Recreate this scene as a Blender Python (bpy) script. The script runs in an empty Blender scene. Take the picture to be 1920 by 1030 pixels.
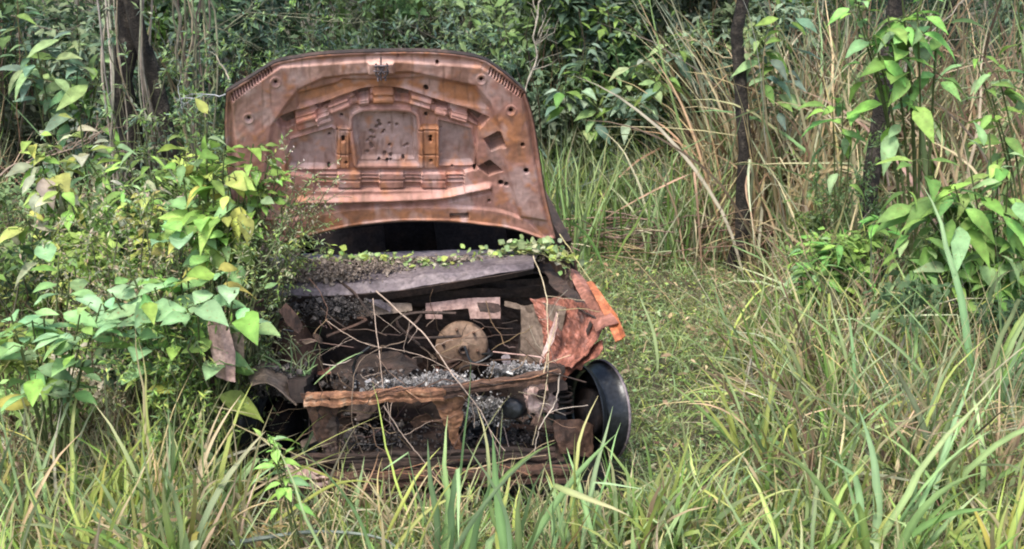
import bpy, math
import numpy as np
from mathutils import Matrix, Vector, noise
rng = np.random.default_rng(7)
S = bpy.context.scene
COL = S.collection
rad = math.radians

# ---------------------------------------------------------------- camera, sky, sun, exposure
F = 2500.0; CH = 2.5; PITCH = rad(15)
cam = bpy.data.cameras.new('camera'); co = bpy.data.objects.new('camera', cam); COL.objects.link(co)
co.location = (0, 0, CH); co.rotation_euler = (rad(90) - PITCH, 0, 0)
cam.sensor_width = 36; cam.lens = 36 * F / 1920; cam.clip_end = 500; cam.clip_start = 0.05
S.camera = co
W = bpy.data.worlds.new('World'); S.world = W; W.use_nodes = True
nt = W.node_tree; bg = nt.nodes['Background']
sky = nt.nodes.new('ShaderNodeTexSky'); sky.sky_type = 'NISHITA'; sky.sun_disc = False
SUN_EL = rad(58); SUN_AZ = rad(-155)            # sun behind and left of the camera, high
sky.sun_elevation = SUN_EL; sky.sun_rotation = SUN_AZ
sky.air_density = 1.0; sky.dust_density = 3.0; sky.ozone_density = 0.6
nt.links.new(sky.outputs[0], bg.inputs[0]); bg.inputs[1].default_value = 0.15
sun = bpy.data.lights.new('sun', 'SUN'); so = bpy.data.objects.new('sun', sun); COL.objects.link(so)
sun.energy = 2.0; sun.angle = rad(16); sun.color = (1.0, 0.95, 0.87)
sd = Vector((math.sin(SUN_AZ) * math.cos(SUN_EL), math.cos(SUN_AZ) * math.cos(SUN_EL), math.sin(SUN_EL)))
so.rotation_euler = sd.to_track_quat('Z', 'Y').to_euler()
S.view_settings.view_transform = 'Standard'; S.view_settings.look = 'None'
S.view_settings.exposure = 1.38; S.view_settings.gamma = 1.0
S.render.engine = 'CYCLES'; S.cycles.filter_width = 2.0
S.cycles.max_bounces = 6; S.cycles.diffuse_bounces = 3; S.cycles.glossy_bounces = 2; S.cycles.transmission_bounces = 3
S.cycles.transparent_max_bounces = 6

# ---------------------------------------------------------------- rays: a picture point at a given real depth
_f = np.array([0, math.cos(PITCH), -math.sin(PITCH)]); _u = np.array([0, math.sin(PITCH), math.cos(PITCH)])
def ray(px, py):
    px = np.asarray(px, float)[..., None]; py = np.asarray(py, float)[..., None]
    return _f + (px - 960) / F * np.array([1., 0, 0]) + (515 - py) / F * _u
CAMP = np.array([0, 0, CH])
def P(px, py, Y):
    r = ray(px, py); return CAMP + r * (np.asarray(Y, float)[..., None] / r[..., 1:2])
def G(px, py):
    r = ray(px, py); return CAMP - r * CH / r[..., 2:3]
CAR_O = np.array([-.30, 5.3, 0.0]); CRY = rad(-4.5); CRZ = rad(6)
CM = Matrix.Translation(CAR_O) @ Matrix.Rotation(CRZ, 4, 'Z') @ Matrix.Rotation(CRY, 4, 'Y')
CR = np.array(CM.to_3x3())
def K(px, py, y):
    "car coordinates of a picture point lying at car depth y"
    o = CR.T @ (CAMP - CAR_O); d = ray(px, py) @ CR
    return o + d * ((np.asarray(y, float) - o[1])[..., None] / d[..., 1:2])

# ---------------------------------------------------------------- materials
def nodes(name):
    m = bpy.data.materials.new(name); m.use_nodes = True
    n = m.node_tree; return m, n, n.nodes['Principled BSDF'], n.nodes['Material Output']
def leafmat(name, trans=0.35, rough=0.5, var=0.35, scale=9, spec=.35, spots=False):
    m, n, b, out = nodes(name)
    at = n.nodes.new('ShaderNodeAttribute'); at.attribute_name = 'col'
    tc = n.nodes.new('ShaderNodeTexCoord')
    nz = n.nodes.new('ShaderNodeTexNoise'); nz.inputs['Scale'].default_value = scale; nz.inputs['Detail'].default_value = 4
    n.links.new(tc.outputs['Object'], nz.inputs['Vector'])
    mr = n.nodes.new('ShaderNodeMapRange'); mr.inputs[1].default_value = .3; mr.inputs[2].default_value = .7
    mr.inputs[3].default_value = 1 - var; mr.inputs[4].default_value = 1 + var
    n.links.new(nz.outputs[0], mr.inputs[0])
    mx = n.nodes.new('ShaderNodeMix'); mx.data_type = 'RGBA'; mx.blend_type = 'MULTIPLY'; mx.inputs[0].default_value = 1
    n.links.new(at.outputs['Color'], mx.inputs[6]); n.links.new(mr.outputs[0], mx.inputs[7])
    csrc = mx.outputs[2]
    if spots:       # brown blemishes and a slightly puckered surface
        n3 = n.nodes.new('ShaderNodeTexNoise'); n3.inputs['Scale'].default_value = 70; n3.inputs['Detail'].default_value = 3; n.links.new(tc.outputs['Object'], n3.inputs['Vector'])
        m3 = n.nodes.new('ShaderNodeMapRange'); m3.inputs[1].default_value = .63; m3.inputs[2].default_value = .70; m3.inputs[3].default_value = 0; m3.inputs[4].default_value = .75; n.links.new(n3.outputs[0], m3.inputs[0])
        m4 = n.nodes.new('ShaderNodeMix'); m4.data_type = 'RGBA'; m4.inputs[7].default_value = (.22, .17, .07, 1); n.links.new(m3.outputs[0], m4.inputs[0]); n.links.new(csrc, m4.inputs[6]); csrc = m4.outputs[2]
        bp = n.nodes.new('ShaderNodeBump'); bp.inputs['Strength'].default_value = .5; bp.inputs['Distance'].default_value = .006; n.links.new(n3.outputs[0], bp.inputs['Height']); n.links.new(bp.outputs[0], b.inputs['Normal'])
    mx = type('o', (), {'outputs': {2: csrc}})
    n.links.new(mx.outputs[2], b.inputs['Base Color'])
    b.inputs['Roughness'].default_value = rough; b.inputs['Specular IOR Level'].default_value = spec
    tr = n.nodes.new('ShaderNodeBsdfTranslucent'); n.links.new(mx.outputs[2], tr.inputs[0])
    ms = n.nodes.new('ShaderNodeMixShader'); ms.inputs[0].default_value = trans
    n.links.new(b.outputs[0], ms.inputs[1]); n.links.new(tr.outputs[0], ms.inputs[2]); n.links.new(ms.outputs[0], out.inputs[0])
    return m
def rust(name, cols, scale=6, rough=.75, bump=.4, metal=0.0, attr=False, fine=60, bd=.004):
    "layered noise rust: cols = list of (pos, rgb)"
    m, n, b, out = nodes(name)
    tc = n.nodes.new('ShaderNodeTexCoord')
    nz = n.nodes.new('ShaderNodeTexNoise'); nz.inputs['Scale'].default_value = scale; nz.inputs['Detail'].default_value = 8; nz.inputs['Roughness'].default_value = .65
    n.links.new(tc.outputs['Object'], nz.inputs['Vector'])
    rp = n.nodes.new('ShaderNodeValToRGB'); n.links.new(nz.outputs[0], rp.inputs[0])
    e = rp.color_ramp.elements
    while len(e) < len(cols): e.new(.5)
    for k, (p, c) in enumerate(cols): e[k].position = p; e[k].color = (*c, 1)
    n2 = n.nodes.new('ShaderNodeTexNoise'); n2.inputs['Scale'].default_value = fine; n2.inputs['Detail'].default_value = 5
    n.links.new(tc.outputs['Object'], n2.inputs['Vector'])
    mr = n.nodes.new('ShaderNodeMapRange'); mr.inputs[1].default_value = .3; mr.inputs[2].default_value = .7; mr.inputs[3].default_value = .84 if attr else .6; mr.inputs[4].default_value = 1.1 if attr else 1.3
    n.links.new(n2.outputs[0], mr.inputs[0])
    mx = n.nodes.new('ShaderNodeMix'); mx.data_type = 'RGBA'; mx.blend_type = 'MULTIPLY'; mx.inputs[0].default_value = 1
    src = rp.outputs[0]
    if attr:
        at = n.nodes.new('ShaderNodeAttribute'); at.attribute_name = 'col'
        m2 = n.nodes.new('ShaderNodeMix'); m2.data_type = 'RGBA'; m2.blend_type = 'MULTIPLY'; m2.inputs[0].default_value = 1
        n.links.new(rp.outputs[0], m2.inputs[6]); n.links.new(at.outputs['Color'], m2.inputs[7]); src = m2.outputs[2]
    n.links.new(src, mx.inputs[6]); n.links.new(mr.outputs[0], mx.inputs[7]); n.links.new(mx.outputs[2], b.inputs['Base Color'])
    b.inputs['Roughness'].default_value = rough; b.inputs['Metallic'].default_value = metal; b.inputs['Specular IOR Level'].default_value = .35
    bp = n.nodes.new('ShaderNodeBump'); bp.inputs['Strength'].default_value = bump; bp.inputs['Distance'].default_value = bd
    ad = n.nodes.new('ShaderNodeMath'); ad.operation = 'ADD'; n.links.new(nz.outputs[0], ad.inputs[0]); n.links.new(n2.outputs[0], ad.inputs[1])
    n.links.new(ad.outputs[0], bp.inputs['Height']); n.links.new(bp.outputs[0], b.inputs['Normal'])
    return m
M = {}
M['leaf'] = leafmat('broad_leaf', .35, .6, var=.3, scale=16, spec=.22, spots=True)
M['grass'] = leafmat('grass_blade', .3, .55, var=.2, scale=6)
M['dry'] = leafmat('dry_stalk', .12, .8, var=.3, scale=20, spec=.15)
M['bark'] = rust('bark', [(.3, (.006, .005, .0045)), (.52, (.020, .016, .013)), (.64, (.06, .05, .04)), (.75, (.16, .15, .12))], 14, .9, .9, fine=90, bd=.02)
M['soil'] = rust('soil', [(.3, (.030, .026, .016)), (.5, (.065, .058, .034)), (.7, (.11, .10, .06))], 3, .95, .8, fine=40, bd=.03)
M['hood'] = rust('hood_rust', [(.3, (.80, .77, .76)), (.5, (.95, .95, .95)), (.7, (1, 1, 1))], 7, .6, .12, attr=True, fine=45, bd=.002)
M['shade_black'] = rust('shade_black', [(.3, (.004, .004, .005)), (.5, (.010, .009, .010)), (.8, (.03, .02, .016))], 8, .8, .3)  # near-black colour standing in for the shade inside cabin and wheels
M['shade_black'].node_tree.nodes['Principled BSDF'].inputs['Specular IOR Level'].default_value = .05
M['hood_skin'] = rust('hood_skin_rust', [(.3, (.10, .06, .05)), (.5, (.2, .13, .11)), (.7, (.3, .2, .18))], 7, .7, .2)
M['rust_red'] = rust('red_rust', [(.3, (.07, .03, .022)), (.5, (.19, .08, .055)), (.6, (.29, .13, .095)), (.72, (.36, .24, .21))], 7, .7, .5)
M['rust_orange'] = rust('orange_rust', [(.3, (.07, .035, .024)), (.46, (.15, .072, .042)), (.58, (.25, .125, .068)), (.7, (.34, .25, .18))], 13, .75, .5)
M['fender_orange'] = rust('bright_orange_rust', [(.3, (.16, .05, .025)), (.5, (.36, .12, .05)), (.7, (.44, .20, .11))], 10, .6, .3)
M['wing_red'] = rust('dark_red_wing_rust', [(.3, (.05, .025, .02)), (.45, (.13, .05, .035)), (.56, (.24, .09, .06)), (.64, (.30, .13, .10)), (.74, (.42, .32, .28))], 12, .6, .5)
M['booster_brown'] = rust('booster_brown', [(.3, (.09, .055, .035)), (.5, (.17, .11, .075)), (.72, (.27, .19, .14))], 8, .7, .3)
M['rust_brown'] = rust('brown_rust', [(.3, (.018, .011, .009)), (.5, (.06, .032, .022)), (.7, (.15, .085, .055))], 9, .8, .6)
M['rust_dark'] = rust('dark_rust', [(.3, (.010, .008, .008)), (.5, (.03, .02, .016)), (.7, (.075, .045, .035))], 7, .8, .6)
M['pink_metal'] = rust('pinkish_scorched_metal', [(.3, (.22, .13, .11)), (.5, (.36, .24, .21)), (.7, (.48, .36, .32))], 8, .65, .3)
M['grey_metal'] = rust('grey_scorched_metal', [(.3, (.06, .05, .055)), (.5, (.12, .10, .11)), (.7, (.20, .165, .165))], 7, .55, .3, metal=.2)
M['tan_metal'] = rust('tan_scorched_metal', [(.3, (.10, .075, .055)), (.5, (.18, .135, .105)), (.75, (.30, .23, .18))], 9, .6, .3, metal=.2)
M['black_metal'] = rust('black_burnt_metal', [(.3, (.010, .011, .013)), (.55, (.016, .018, .021)), (.7, (.04, .038, .036)), (.85, (.09, .075, .06))], 14, .30, .25, metal=.3)
M['cinder'] = rust('cinder', [(.3, (.012, .011, .011)), (.5, (.05, .044, .042)), (.62, (.13, .11, .10)), (.75, (.30, .28, .27))], 30, .8, .5)
M['litter'] = rust('leaf_litter', [(.3, (.05, .035, .025)), (.5, (.17, .135, .11)), (.7, (.33, .27, .22))], 30, .9, .5)
M['alu'] = rust('melted_aluminium', [(.3, (.10, .09, .085)), (.5, (.20, .19, .185)), (.68, (.42, .41, .40))], 25, .45, .5, metal=.4)

# ---------------------------------------------------------------- mesh helpers
def mesh_obj(name, V, Fq, mat, parent=None, col=None, smooth=True, Ft=None):
    me = bpy.data.meshes.new(name); V = np.asarray(V, np.float32)
    loops = []; tot = []
    if Fq is not None and len(Fq): Fq = np.asarray(Fq, np.int32); loops.append(Fq.ravel()); tot.append(np.full(len(Fq), 4, np.int32))
    if Ft is not None and len(Ft): Ft = np.asarray(Ft, np.int32); loops.append(Ft.ravel()); tot.append(np.full(len(Ft), 3, np.int32))
    L = np.concatenate(loops); T = np.concatenate(tot)
    me.vertices.add(len(V)); me.vertices.foreach_set('co', V.ravel())
    me.loops.add(len(L)); me.loops.foreach_set('vertex_index', L)
    me.polygons.add(len(T)); st = np.concatenate([[0], np.cumsum(T)[:-1]]).astype(np.int32)
    me.polygons.foreach_set('loop_start', st)
    me.polygons.foreach_set('loop_total', T)
    me.polygons.foreach_set('use_smooth', np.full(len(T), smooth))
    if col is not None:
        a = me.color_attributes.new('col', 'FLOAT_COLOR', 'POINT')
        c = np.ones((len(V), 4), np.float32); c[:, :3] = col; a.data.foreach_set('color', c.ravel())
    me.update(calc_edges=True); me.validate()
    me.materials.append(mat)
    o = bpy.data.objects.new(name, me); COL.objects.link(o)
    if parent is not None: o.parent = parent
    return o
class VB:
    def __init__(s): s.V = []; s.C = []; s.Q = []; s.n = 0
    def add(s, V, Q, C):
        s.V.append(V.reshape(-1, 3)); s.Q.append(Q + s.n); s.C.append(C.reshape(-1, 3)); s.n += len(s.V[-1])
    def build(s, name, mat, parent=None, origin=None):
        if not s.V: return None
        V = np.concatenate(s.V)
        if origin is not None: V = V - np.asarray(origin)
        return mesh_obj(name, V, np.concatenate(s.Q), mat, parent, np.concatenate(s.C))
def empty(name, loc, rot=(0, 0, 0)):
    o = bpy.data.objects.new(name, None); COL.objects.link(o); o.location = loc; o.rotation_euler = rot
    o.empty_display_size = .2; return o
def tag(o, label=None, cat=None, group=None, kind=None):
    if label: o['label'] = label
    if cat: o['category'] = cat
    if group: o['group'] = group
    if kind: o['kind'] = kind
    return o
def nrm(v): return v / np.maximum(np.linalg.norm(v, axis=-1, keepdims=True), 1e-9)
def strip_faces(n, k, m):
    "n items each k stations x m verts"
    b = (np.arange(n) * k * m)[:, None, None] + (np.arange(k - 1) * m)[None, :, None] + np.arange(m - 1)[None, None, :]
    b = b.reshape(-1)
    return np.stack([b, b + 1, b + 1 + m, b + m], 1)
def pick(n, pal, wts, jit=.18):
    pal = np.array(pal, float); w = np.array(wts, float); w /= w.sum()
    c = pal[rng.choice(len(pal), n, p=w)]
    return c * (1 + rng.normal(0, jit, (n, 1))).clip(.45, 1.7) * (1 + rng.normal(0, .06, (n, 3)))
def blades(vb, base, az, L, Wd, lean, curl, col, k=6, vee=0., tip=None, kink=0.):
    n = len(base); L = np.broadcast_to(L, n); Wd = np.broadcast_to(Wd, n); lean = np.broadcast_to(lean, n); curl = np.broadcast_to(curl, n)
    t = np.linspace(0, 1, k)
    th = lean[:, None] + curl[:, None] * t[None] ** 1.6
    if kink: 
        kk = rng.random(n) < kink; kt = rng.uniform(.35, .85, n)
        th = th + np.where(kk[:, None] & (t[None] > kt[:, None]), rng.uniform(.8, 1.9, n)[:, None], 0)
    h = np.stack([np.cos(az), np.sin(az), np.zeros(n)], 1)
    side = np.stack([-np.sin(az), np.cos(az), np.zeros(n)], 1)
    wob = rng.normal(0, .10, (n, k)).cumsum(1)
    st = (np.sin(th)[..., None] * h[:, None] + np.cos(th)[..., None] * np.array([0, 0, 1.]) + wob[..., None] * side[:, None]) * (L / (k - 1))[:, None, None]
    c = base[:, None] + np.concatenate([np.zeros((n, 1, 3)), st[:, 1:].cumsum(1)], 1)
    tw = rng.uniform(-1.4, 1.4, n)[:, None] + rng.uniform(-1.2, 1.2, n)[:, None] * t
    tang = nrm(st); up = nrm(np.cross(tang, side[:, None]))
    sv = np.cos(tw)[..., None] * side[:, None] + np.sin(tw)[..., None] * up
    nv = np.cos(tw)[..., None] * up - np.sin(tw)[..., None] * side[:, None]
    w = Wd[:, None] * (.55 + .45 * np.sin(np.pi * np.minimum(t * 1.6, 1) * .5)) * (1 - t ** 2.6) * .5 + .0004
    cc = np.repeat(col[:, None], k, 1)
    if tip is not None:
        a = (t[None] ** 3 * rng.random((n, 1)) ** 2)[..., None]; cc = cc * (1 - a) + np.array(tip) * a
    if vee > 0:
        V = np.stack([c - sv * w[..., None], c - nv * (w * vee)[..., None], c + sv * w[..., None]], 2); m = 3
    else:
        V = np.stack([c - sv * w[..., None], c + sv * w[..., None]], 2); m = 2
    cc = np.repeat(cc[:, :, None], m, 2).copy()
    if m == 3: cc[:, :, 1] *= 1.35
    vb.add(V, strip_faces(n, k, m), cc)
def leaves(vb, pos, d, up, L, Wd, col, droop=.35, fold=.25, lod=0, wavy=.0):
    n = len(pos); d = nrm(d); s = nrm(np.cross(d, up)); u = np.cross(s, d)
    L = np.broadcast_to(L, n); Wd = np.broadcast_to(Wd, n); droop = np.broadcast_to(droop, n)
    if lod == 0: t = np.array([0, .05, .17, .34, .54, .74, .9, 1.]); w = np.array([.03, .22, .70, 1., .86, .52, .20, .0])
    elif lod == 1: t = np.array([0, .3, .7, 1.]); w = np.array([.08, 1., .75, .03])
    else: t = np.array([0, .45, 1.]); w = np.array([.08, 1., .05])
    k = len(t)
    c = pos[:, None] + d[:, None] * (t * (1 - .12 * t))[None, :, None] * L[:, None, None] - u[:, None] * (droop[:, None] * t[None] ** 2)[..., None] * L[:, None, None]
    hw = (w[None] * Wd[:, None] * .5)
    if lod == 2:
        V = np.stack([c - s[:, None] * hw[..., None], c + s[:, None] * hw[..., None]], 2); m = 2
    else:
        wv = rng.normal(0, wavy, (2, n, k)) * Wd[None, :, None] if wavy else np.zeros((2, n, k))
        lift = u[:, None] * (hw * fold)[..., None]
        V = np.stack([c - s[:, None] * hw[..., None] + lift + u[:, None] * wv[0][..., None], c, c + s[:, None] * hw[..., None] + lift + u[:, None] * wv[1][..., None]], 2); m = 3
    cc = np.repeat(np.repeat(col[:, None, None], k, 1), m, 2).copy()
    if m == 3: cc[:, :, 1] *= 1.3
    cc *= rng.uniform(.88, 1.12, (n, k, 1, 1))
    vb.add(V, strip_faces(n, k, m), cc)
def tubes(vb, pts, r, col, sides=5):
    pts = np.asarray(pts, float); n, k, _ = pts.shape
    r = np.broadcast_to(r, (n, k)); tg = nrm(np.gradient(pts, axis=1))
    ref = np.where(np.abs(tg[..., 2:3]) > .9, np.array([1., 0, 0]), np.array([0, 0, 1.]))
    a = nrm(np.cross(tg, ref)); b = np.cross(tg, a)
    an = np.linspace(0, 2 * np.pi, sides + 1)
    V = pts[:, :, None] + (np.cos(an)[None, None, :, None] * a[:, :, None] + np.sin(an)[None, None, :, None] * b[:, :, None]) * r[:, :, None, None]
    col = np.broadcast_to(np.asarray(col, float), (n, 3))
    vb.add(V, strip_faces(n, k, sides + 1), np.broadcast_to(col[:, None, None], (n, k, sides + 1, 3)).copy())
def curve(p0, p1, k=8, sag=0., jit=.0):
    "n curves between points, with sag (down) and wandering"
    p0 = np.atleast_2d(p0); p1 = np.atleast_2d(p1); n = len(p0); t = np.linspace(0, 1, k)
    c = p0[:, None] * (1 - t)[None, :, None] + p1[:, None] * t[None, :, None]
    ln = np.linalg.norm(p1 - p0, axis=1)
    c[..., 2] -= (np.sin(np.pi * t)[None] * ln[:, None]) * sag
    w = rng.normal(0, 1, (n, k, 3)).cumsum(1); w -= w[:, :1] + (w[:, -1:] - w[:, :1]) * t[None, :, None]
    return c + w * jit * ln[:, None, None]
# colours (linear)
GREEN = (.135, .225, .055); YGRN = (.29, .35, .090); SAGE = (.20, .29, .125); DEEP = (.055, .095, .045); STRAW = (.40, .33, .19)
BROWN = (.17, .115, .075); PALE = (.34, .35, .23); BLUEG = (.125, .19, .135); YEL = (.34, .33, .08); LIME = (.20, .33, .075); MINT = (.19, .31, .14)

# ---------------------------------------------------------------- ground
def gz(x, y):
    x = np.asarray(x, float); y = np.asarray(y, float)
    return .03 * np.sin(x * 2.1 + y * .7) + .025 * np.sin(y * 2.9 - x * 1.3) + .012 * np.sin(x * 7 + 1) * np.sin(y * 6) - .03 \
        + .06 * np.clip(y - 10.5, 0, 40) * .9 + .05 * np.clip(4.2 - y, 0, 20)
gx = np.concatenate([np.linspace(-60, -6, 25)[:-1], np.linspace(-6, 6, 160), np.linspace(6, 60, 25)[1:]])
gy = np.concatenate([np.linspace(-15, 3, 12)[:-1], np.linspace(3, 14, 150), np.linspace(14, 90, 30)[1:]])
X, Y = np.meshgrid(gx, gy); Z = gz(X, Y)
tag(mesh_obj('ground', np.stack([X, Y, Z], -1).reshape(-1, 3), strip_faces(1, len(gy), len(gx)), M['soil']), kind='structure')
def onground(x, y): return np.stack([x, y, gz(x, y)], -1)

# ================================================================ THE CAR
car = empty('wrecked_car', tuple(CAR_O), (0, 0, 0)); car.rotation_mode = 'QUATERNION'; car.rotation_quaternion = CM.to_quaternion()
tag(car, 'rusted burnt-out car shell facing the viewer with its hood raised, sunk in weeds', 'car')
def wob(V, amp, sc, seed=0):
    V = np.array(V, float)
    for i, v in enumerate(V):
        q = Vector((v[0] * sc + seed, v[1] * sc, v[2] * sc + seed * .37)); a = np.array(noise.noise_vector(q)); b = np.abs(np.array(noise.noise_vector(q * 2.7 + Vector((4, 1, 7)))))
        V[i] += (a + (.35 - b) * .8) * amp
    return V
def sheet(name, grid, mat, th=.004, amp=0., sc=4., seed=0, parent=car, smooth=True):
    "solid sheet of metal from a grid of points (m,n,3) with real thickness"
    g = np.asarray(grid, float); m, n, _ = g.shape
    if amp: g = wob(g.reshape(-1, 3), amp, sc, seed).reshape(m, n, 3)
    du = np.gradient(g, axis=0); dv = np.gradient(g, axis=1); N = nrm(np.cross(du, dv))
    A = g - N * th / 2; B = g + N * th / 2
    V = np.concatenate([A.reshape(-1, 3), B.reshape(-1, 3)]); q = strip_faces(1, m, n); o = m * n
    edge = [np.arange(n), (np.arange(m)) * n + n - 1, (m - 1) * n + np.arange(n)[::-1], (np.arange(m) * n)[::-1]]
    Q = [q[:, ::-1], q + o]
    for e in edge: Q.append(np.stack([e[:-1], e[1:], e[1:] + o, e[:-1] + o], 1))
    ob = mesh_obj(name, V, np.concatenate(Q), mat, parent, smooth=False)
    return ob
def resample(pl, n):
    pl = np.asarray(pl, float); s = np.concatenate([[0], np.cumsum(np.linalg.norm(np.diff(pl, axis=0), axis=1))]); t = np.linspace(0, s[-1], n)
    return np.stack([np.interp(t, s, pl[:, i]) for i in range(pl.shape[1])], 1)
def loft(rows, n=24, m=None):
    "grid through several polylines"
    R = [resample(r, n) for r in rows]; R = np.stack(R); k = len(R)
    m = m or (k - 1) * 6 + 1; t = np.linspace(0, k - 1, m); i = np.minimum(t.astype(int), k - 2); f = (t - i)[:, None, None]
    return R[i] * (1 - f) + R[i + 1] * f
def Kp(pts, y=None):
    return np.array([K(p[0], p[1], p[2] if y is None else y) for p in pts])
def beam(name, p0, p1, w, h, mat, parent=car, seg=24, amp=.004, sc=6, seed=0, channel=True, up=(0, 0, 1)):
    "pressed open C section beam: outline swept from p0 to p1"
    p0 = np.array(p0, float); p1 = np.array(p1, float); d = nrm(p1 - p0); s = nrm(np.cross(d, np.array(up, float))); u = np.cross(s, d)
    if channel:   # hat channel, with a groove along its face
        pr = [(-w / 2, h / 2), (w / 2, h / 2), (w / 2, h * .22), (w * .3, h * .15), (w * .3, -h * .15), (w / 2, -h * .22), (w / 2, -h / 2), (-w / 2, -h / 2)]
    else: pr = [(-w / 2, h / 2), (w / 2, h / 2), (w / 2, -h / 2), (-w / 2, -h / 2)]
    pr = np.array(pr + [pr[0]])
    t = np.linspace(0, 1, seg)[:, None, None]
    c = p0 * (1 - t) + p1 * t + (s[None, None] * pr[None, :, :1] + u[None, None] * pr[None, :, 1:])
    m, n, _ = c.shape; V = wob(c.reshape(-1, 3), amp, sc, seed)
    V = V.reshape(m, n, 3); V[:, -1] = V[:, 0]
    cap0 = V[0].mean(0); cap1 = V[-1].mean(0)
    VV = np.concatenate([V.reshape(-1, 3), [cap0, cap1]]); Q = strip_faces(1, m, n)
    T = [[m * n, i + 1, i] for i in range(n - 1)] + [[m * n + 1, (m - 1) * n + i, (m - 1) * n + i + 1] for i in range(n - 1)]
    return mesh_obj(name, VV, Q, mat, parent, smooth=False, Ft=T)
def lathe(name, prof, center, axis, mat, parent=car, n=56, amp=0., seed=0):
    "profile (r, a) revolved round axis through center"
    ax = nrm(np.array(axis, float)); ref = np.array([0, 0, 1.]) if abs(ax[2]) < .9 else np.array([1., 0, 0])
    a = nrm(np.cross(ax, ref)); b = np.cross(ax, a); an = np.linspace(0, 2 * np.pi, n + 1)
    pr = np.array(prof, float)
    V = np.array(center) + pr[:, None, :1] * (np.cos(an)[None, :, None] * a + np.sin(an)[None, :, None] * b) + pr[:, None, 1:] * ax
    V = V.reshape(-1, 3)
    if amp: V = wob(V, amp, 9, seed)
    o = mesh_obj(name, V, strip_faces(1, len(pr), n + 1), mat, parent)
    return o
def tubepart(name, pts, r, mat, parent=car, sides=8):
    vb = VB(); pts = np.asarray(pts, float); pl = resample(pts, max(12, len(pts) * 5)); tubes(vb, pl[None], r, (1, 1, 1), sides); return vb.build(name, mat, parent)
def junk(name, center, size, mat, parent=car, n=26, seed=0, amp=.35):
    "irregular lump with faceted dents (castings, melted parts)"
    u = np.linspace(0, 2 * np.pi, n + 1); v = np.linspace(0.02, np.pi - .02, n // 2 + 1)
    U, Vv = np.meshgrid(u, v); D = np.stack([np.cos(U) * np.sin(Vv), np.sin(U) * np.sin(Vv), np.cos(Vv)], -1).reshape(-1, 3)
    R = np.array([1 + amp * noise.noise(Vector(d * 1.6) + Vector((seed, 0, 0))) + amp * .8 * noise.cell(Vector(d * 2.3) + Vector((seed, 5, 0))) for d in D])
    V = np.array(center) + np.sign(D) * np.abs(D) ** .75 * R[:, None] * np.array(size)
    return mesh_obj(name, V, strip_faces(1, len(v), n + 1), mat, parent, smooth=False)

# ---- hood: pressed inner frame as a relief on the tilted hood plane (z1 = enlarged picture units of the hood)
HK = .35; HZB = .95; HY = 1.0
def hoodpt(zx, zy, h, crown=0.):
    "crown moves the hood plane itself toward the front of the car; h is relief on it"
    px = zx / 2.711 + 400; py = zy / 2.711 + 80
    o = CR.T @ (CAMP - CAR_O); d = ray(px, py) @ CR
    t = (HY + HK * HZB - crown * math.hypot(1, HK) - o[1] - HK * o[2]) / (d[..., 1] + HK * d[..., 2])
    p = o + d * t[..., None]
    n = np.array([0, -1, -HK]) / math.hypot(1, HK)
    return p + n * np.asarray(h)[..., None]
def cr(pl, n):
    "smooth curve through points (Catmull-Rom)"
    pl = np.asarray(pl, float); P0 = np.vstack([2 * pl[0] - pl[1], pl, 2 * pl[-1] - pl[-2]]); out = []
    for i in range(len(pl) - 1):
        a, b, c, d = P0[i:i + 4]
        for t in np.linspace(0, 1, 20, endpoint=False): out.append(.5 * ((2 * b) + (c - a) * t + (2 * a - 5 * b + 4 * c - d) * t * t + (3 * b - a - 3 * c + d) * t ** 3))
    out.append(pl[-1]); return resample(out, n)
NX, NY = 440, 262
topc = np.vstack([cr([(66, 246), (180, 178), (300, 104), (360, 84)], 60), cr([(360, 84), (560, 55), (840, 42), (1100, 42), (1300, 62), (1390, 88)], 120)[1:], cr([(1390, 88), (1490, 160), (1583, 242)], 60)[1:]])
botc = cr([(150, 1000), (240, 1010), (370, 1008), (480, 980), (700, 932), (950, 906), (1200, 908), (1500, 942), (1640, 985), (1700, 1003), (1742, 990)], 300)
lefc = cr([(66, 246), (58, 420), (72, 640), (105, 840), (150, 1000)], 300); rigc = cr([(1583, 242), (1625, 380), (1655, 560), (1690, 780), (1742, 990)], 300)
T_, B_, L_, R_ = resample(topc, NX), resample(botc, NX), resample(lefc, NY), resample(rigc, NY)
s = np.linspace(0, 1, NX)[None, :, None]; t = np.linspace(0, 1, NY)[:, None, None]
ZG = (1 - t) * T_[None] + t * B_[None] + (1 - s) * L_[:, None] + s * R_[:, None] - ((1 - s) * (1 - t) * T_[0] + s * (1 - t) * T_[-1] + (1 - s) * t * B_[0] + s * t * B_[-1])
zx, zy = ZG[..., 0], ZG[..., 1]
def sdp(poly, x=zx, y=zy):
    poly = np.array(poly, float); d = np.full(x.shape, 1e18); sg = np.ones(x.shape)
    for i in range(len(poly)):
        ax, ay = poly[i]; bx, by = poly[i - 1]; ex, ey = bx - ax, by - ay; wx, wy = x - ax, y - ay
        tt = np.clip((wx * ex + wy * ey) / (ex * ex + ey * ey + 1e-9), 0, 1); dx, dy = wx - ex * tt, wy - ey * tt
        d = np.minimum(d, dx * dx + dy * dy)
        c1 = y >= ay; c2 = y < by; c3 = ex * wy > ey * wx
        sg = np.where((c1 & c2 & c3) | (~c1 & ~c2 & ~c3), -sg, sg)
    return sg * np.sqrt(d)
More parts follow.
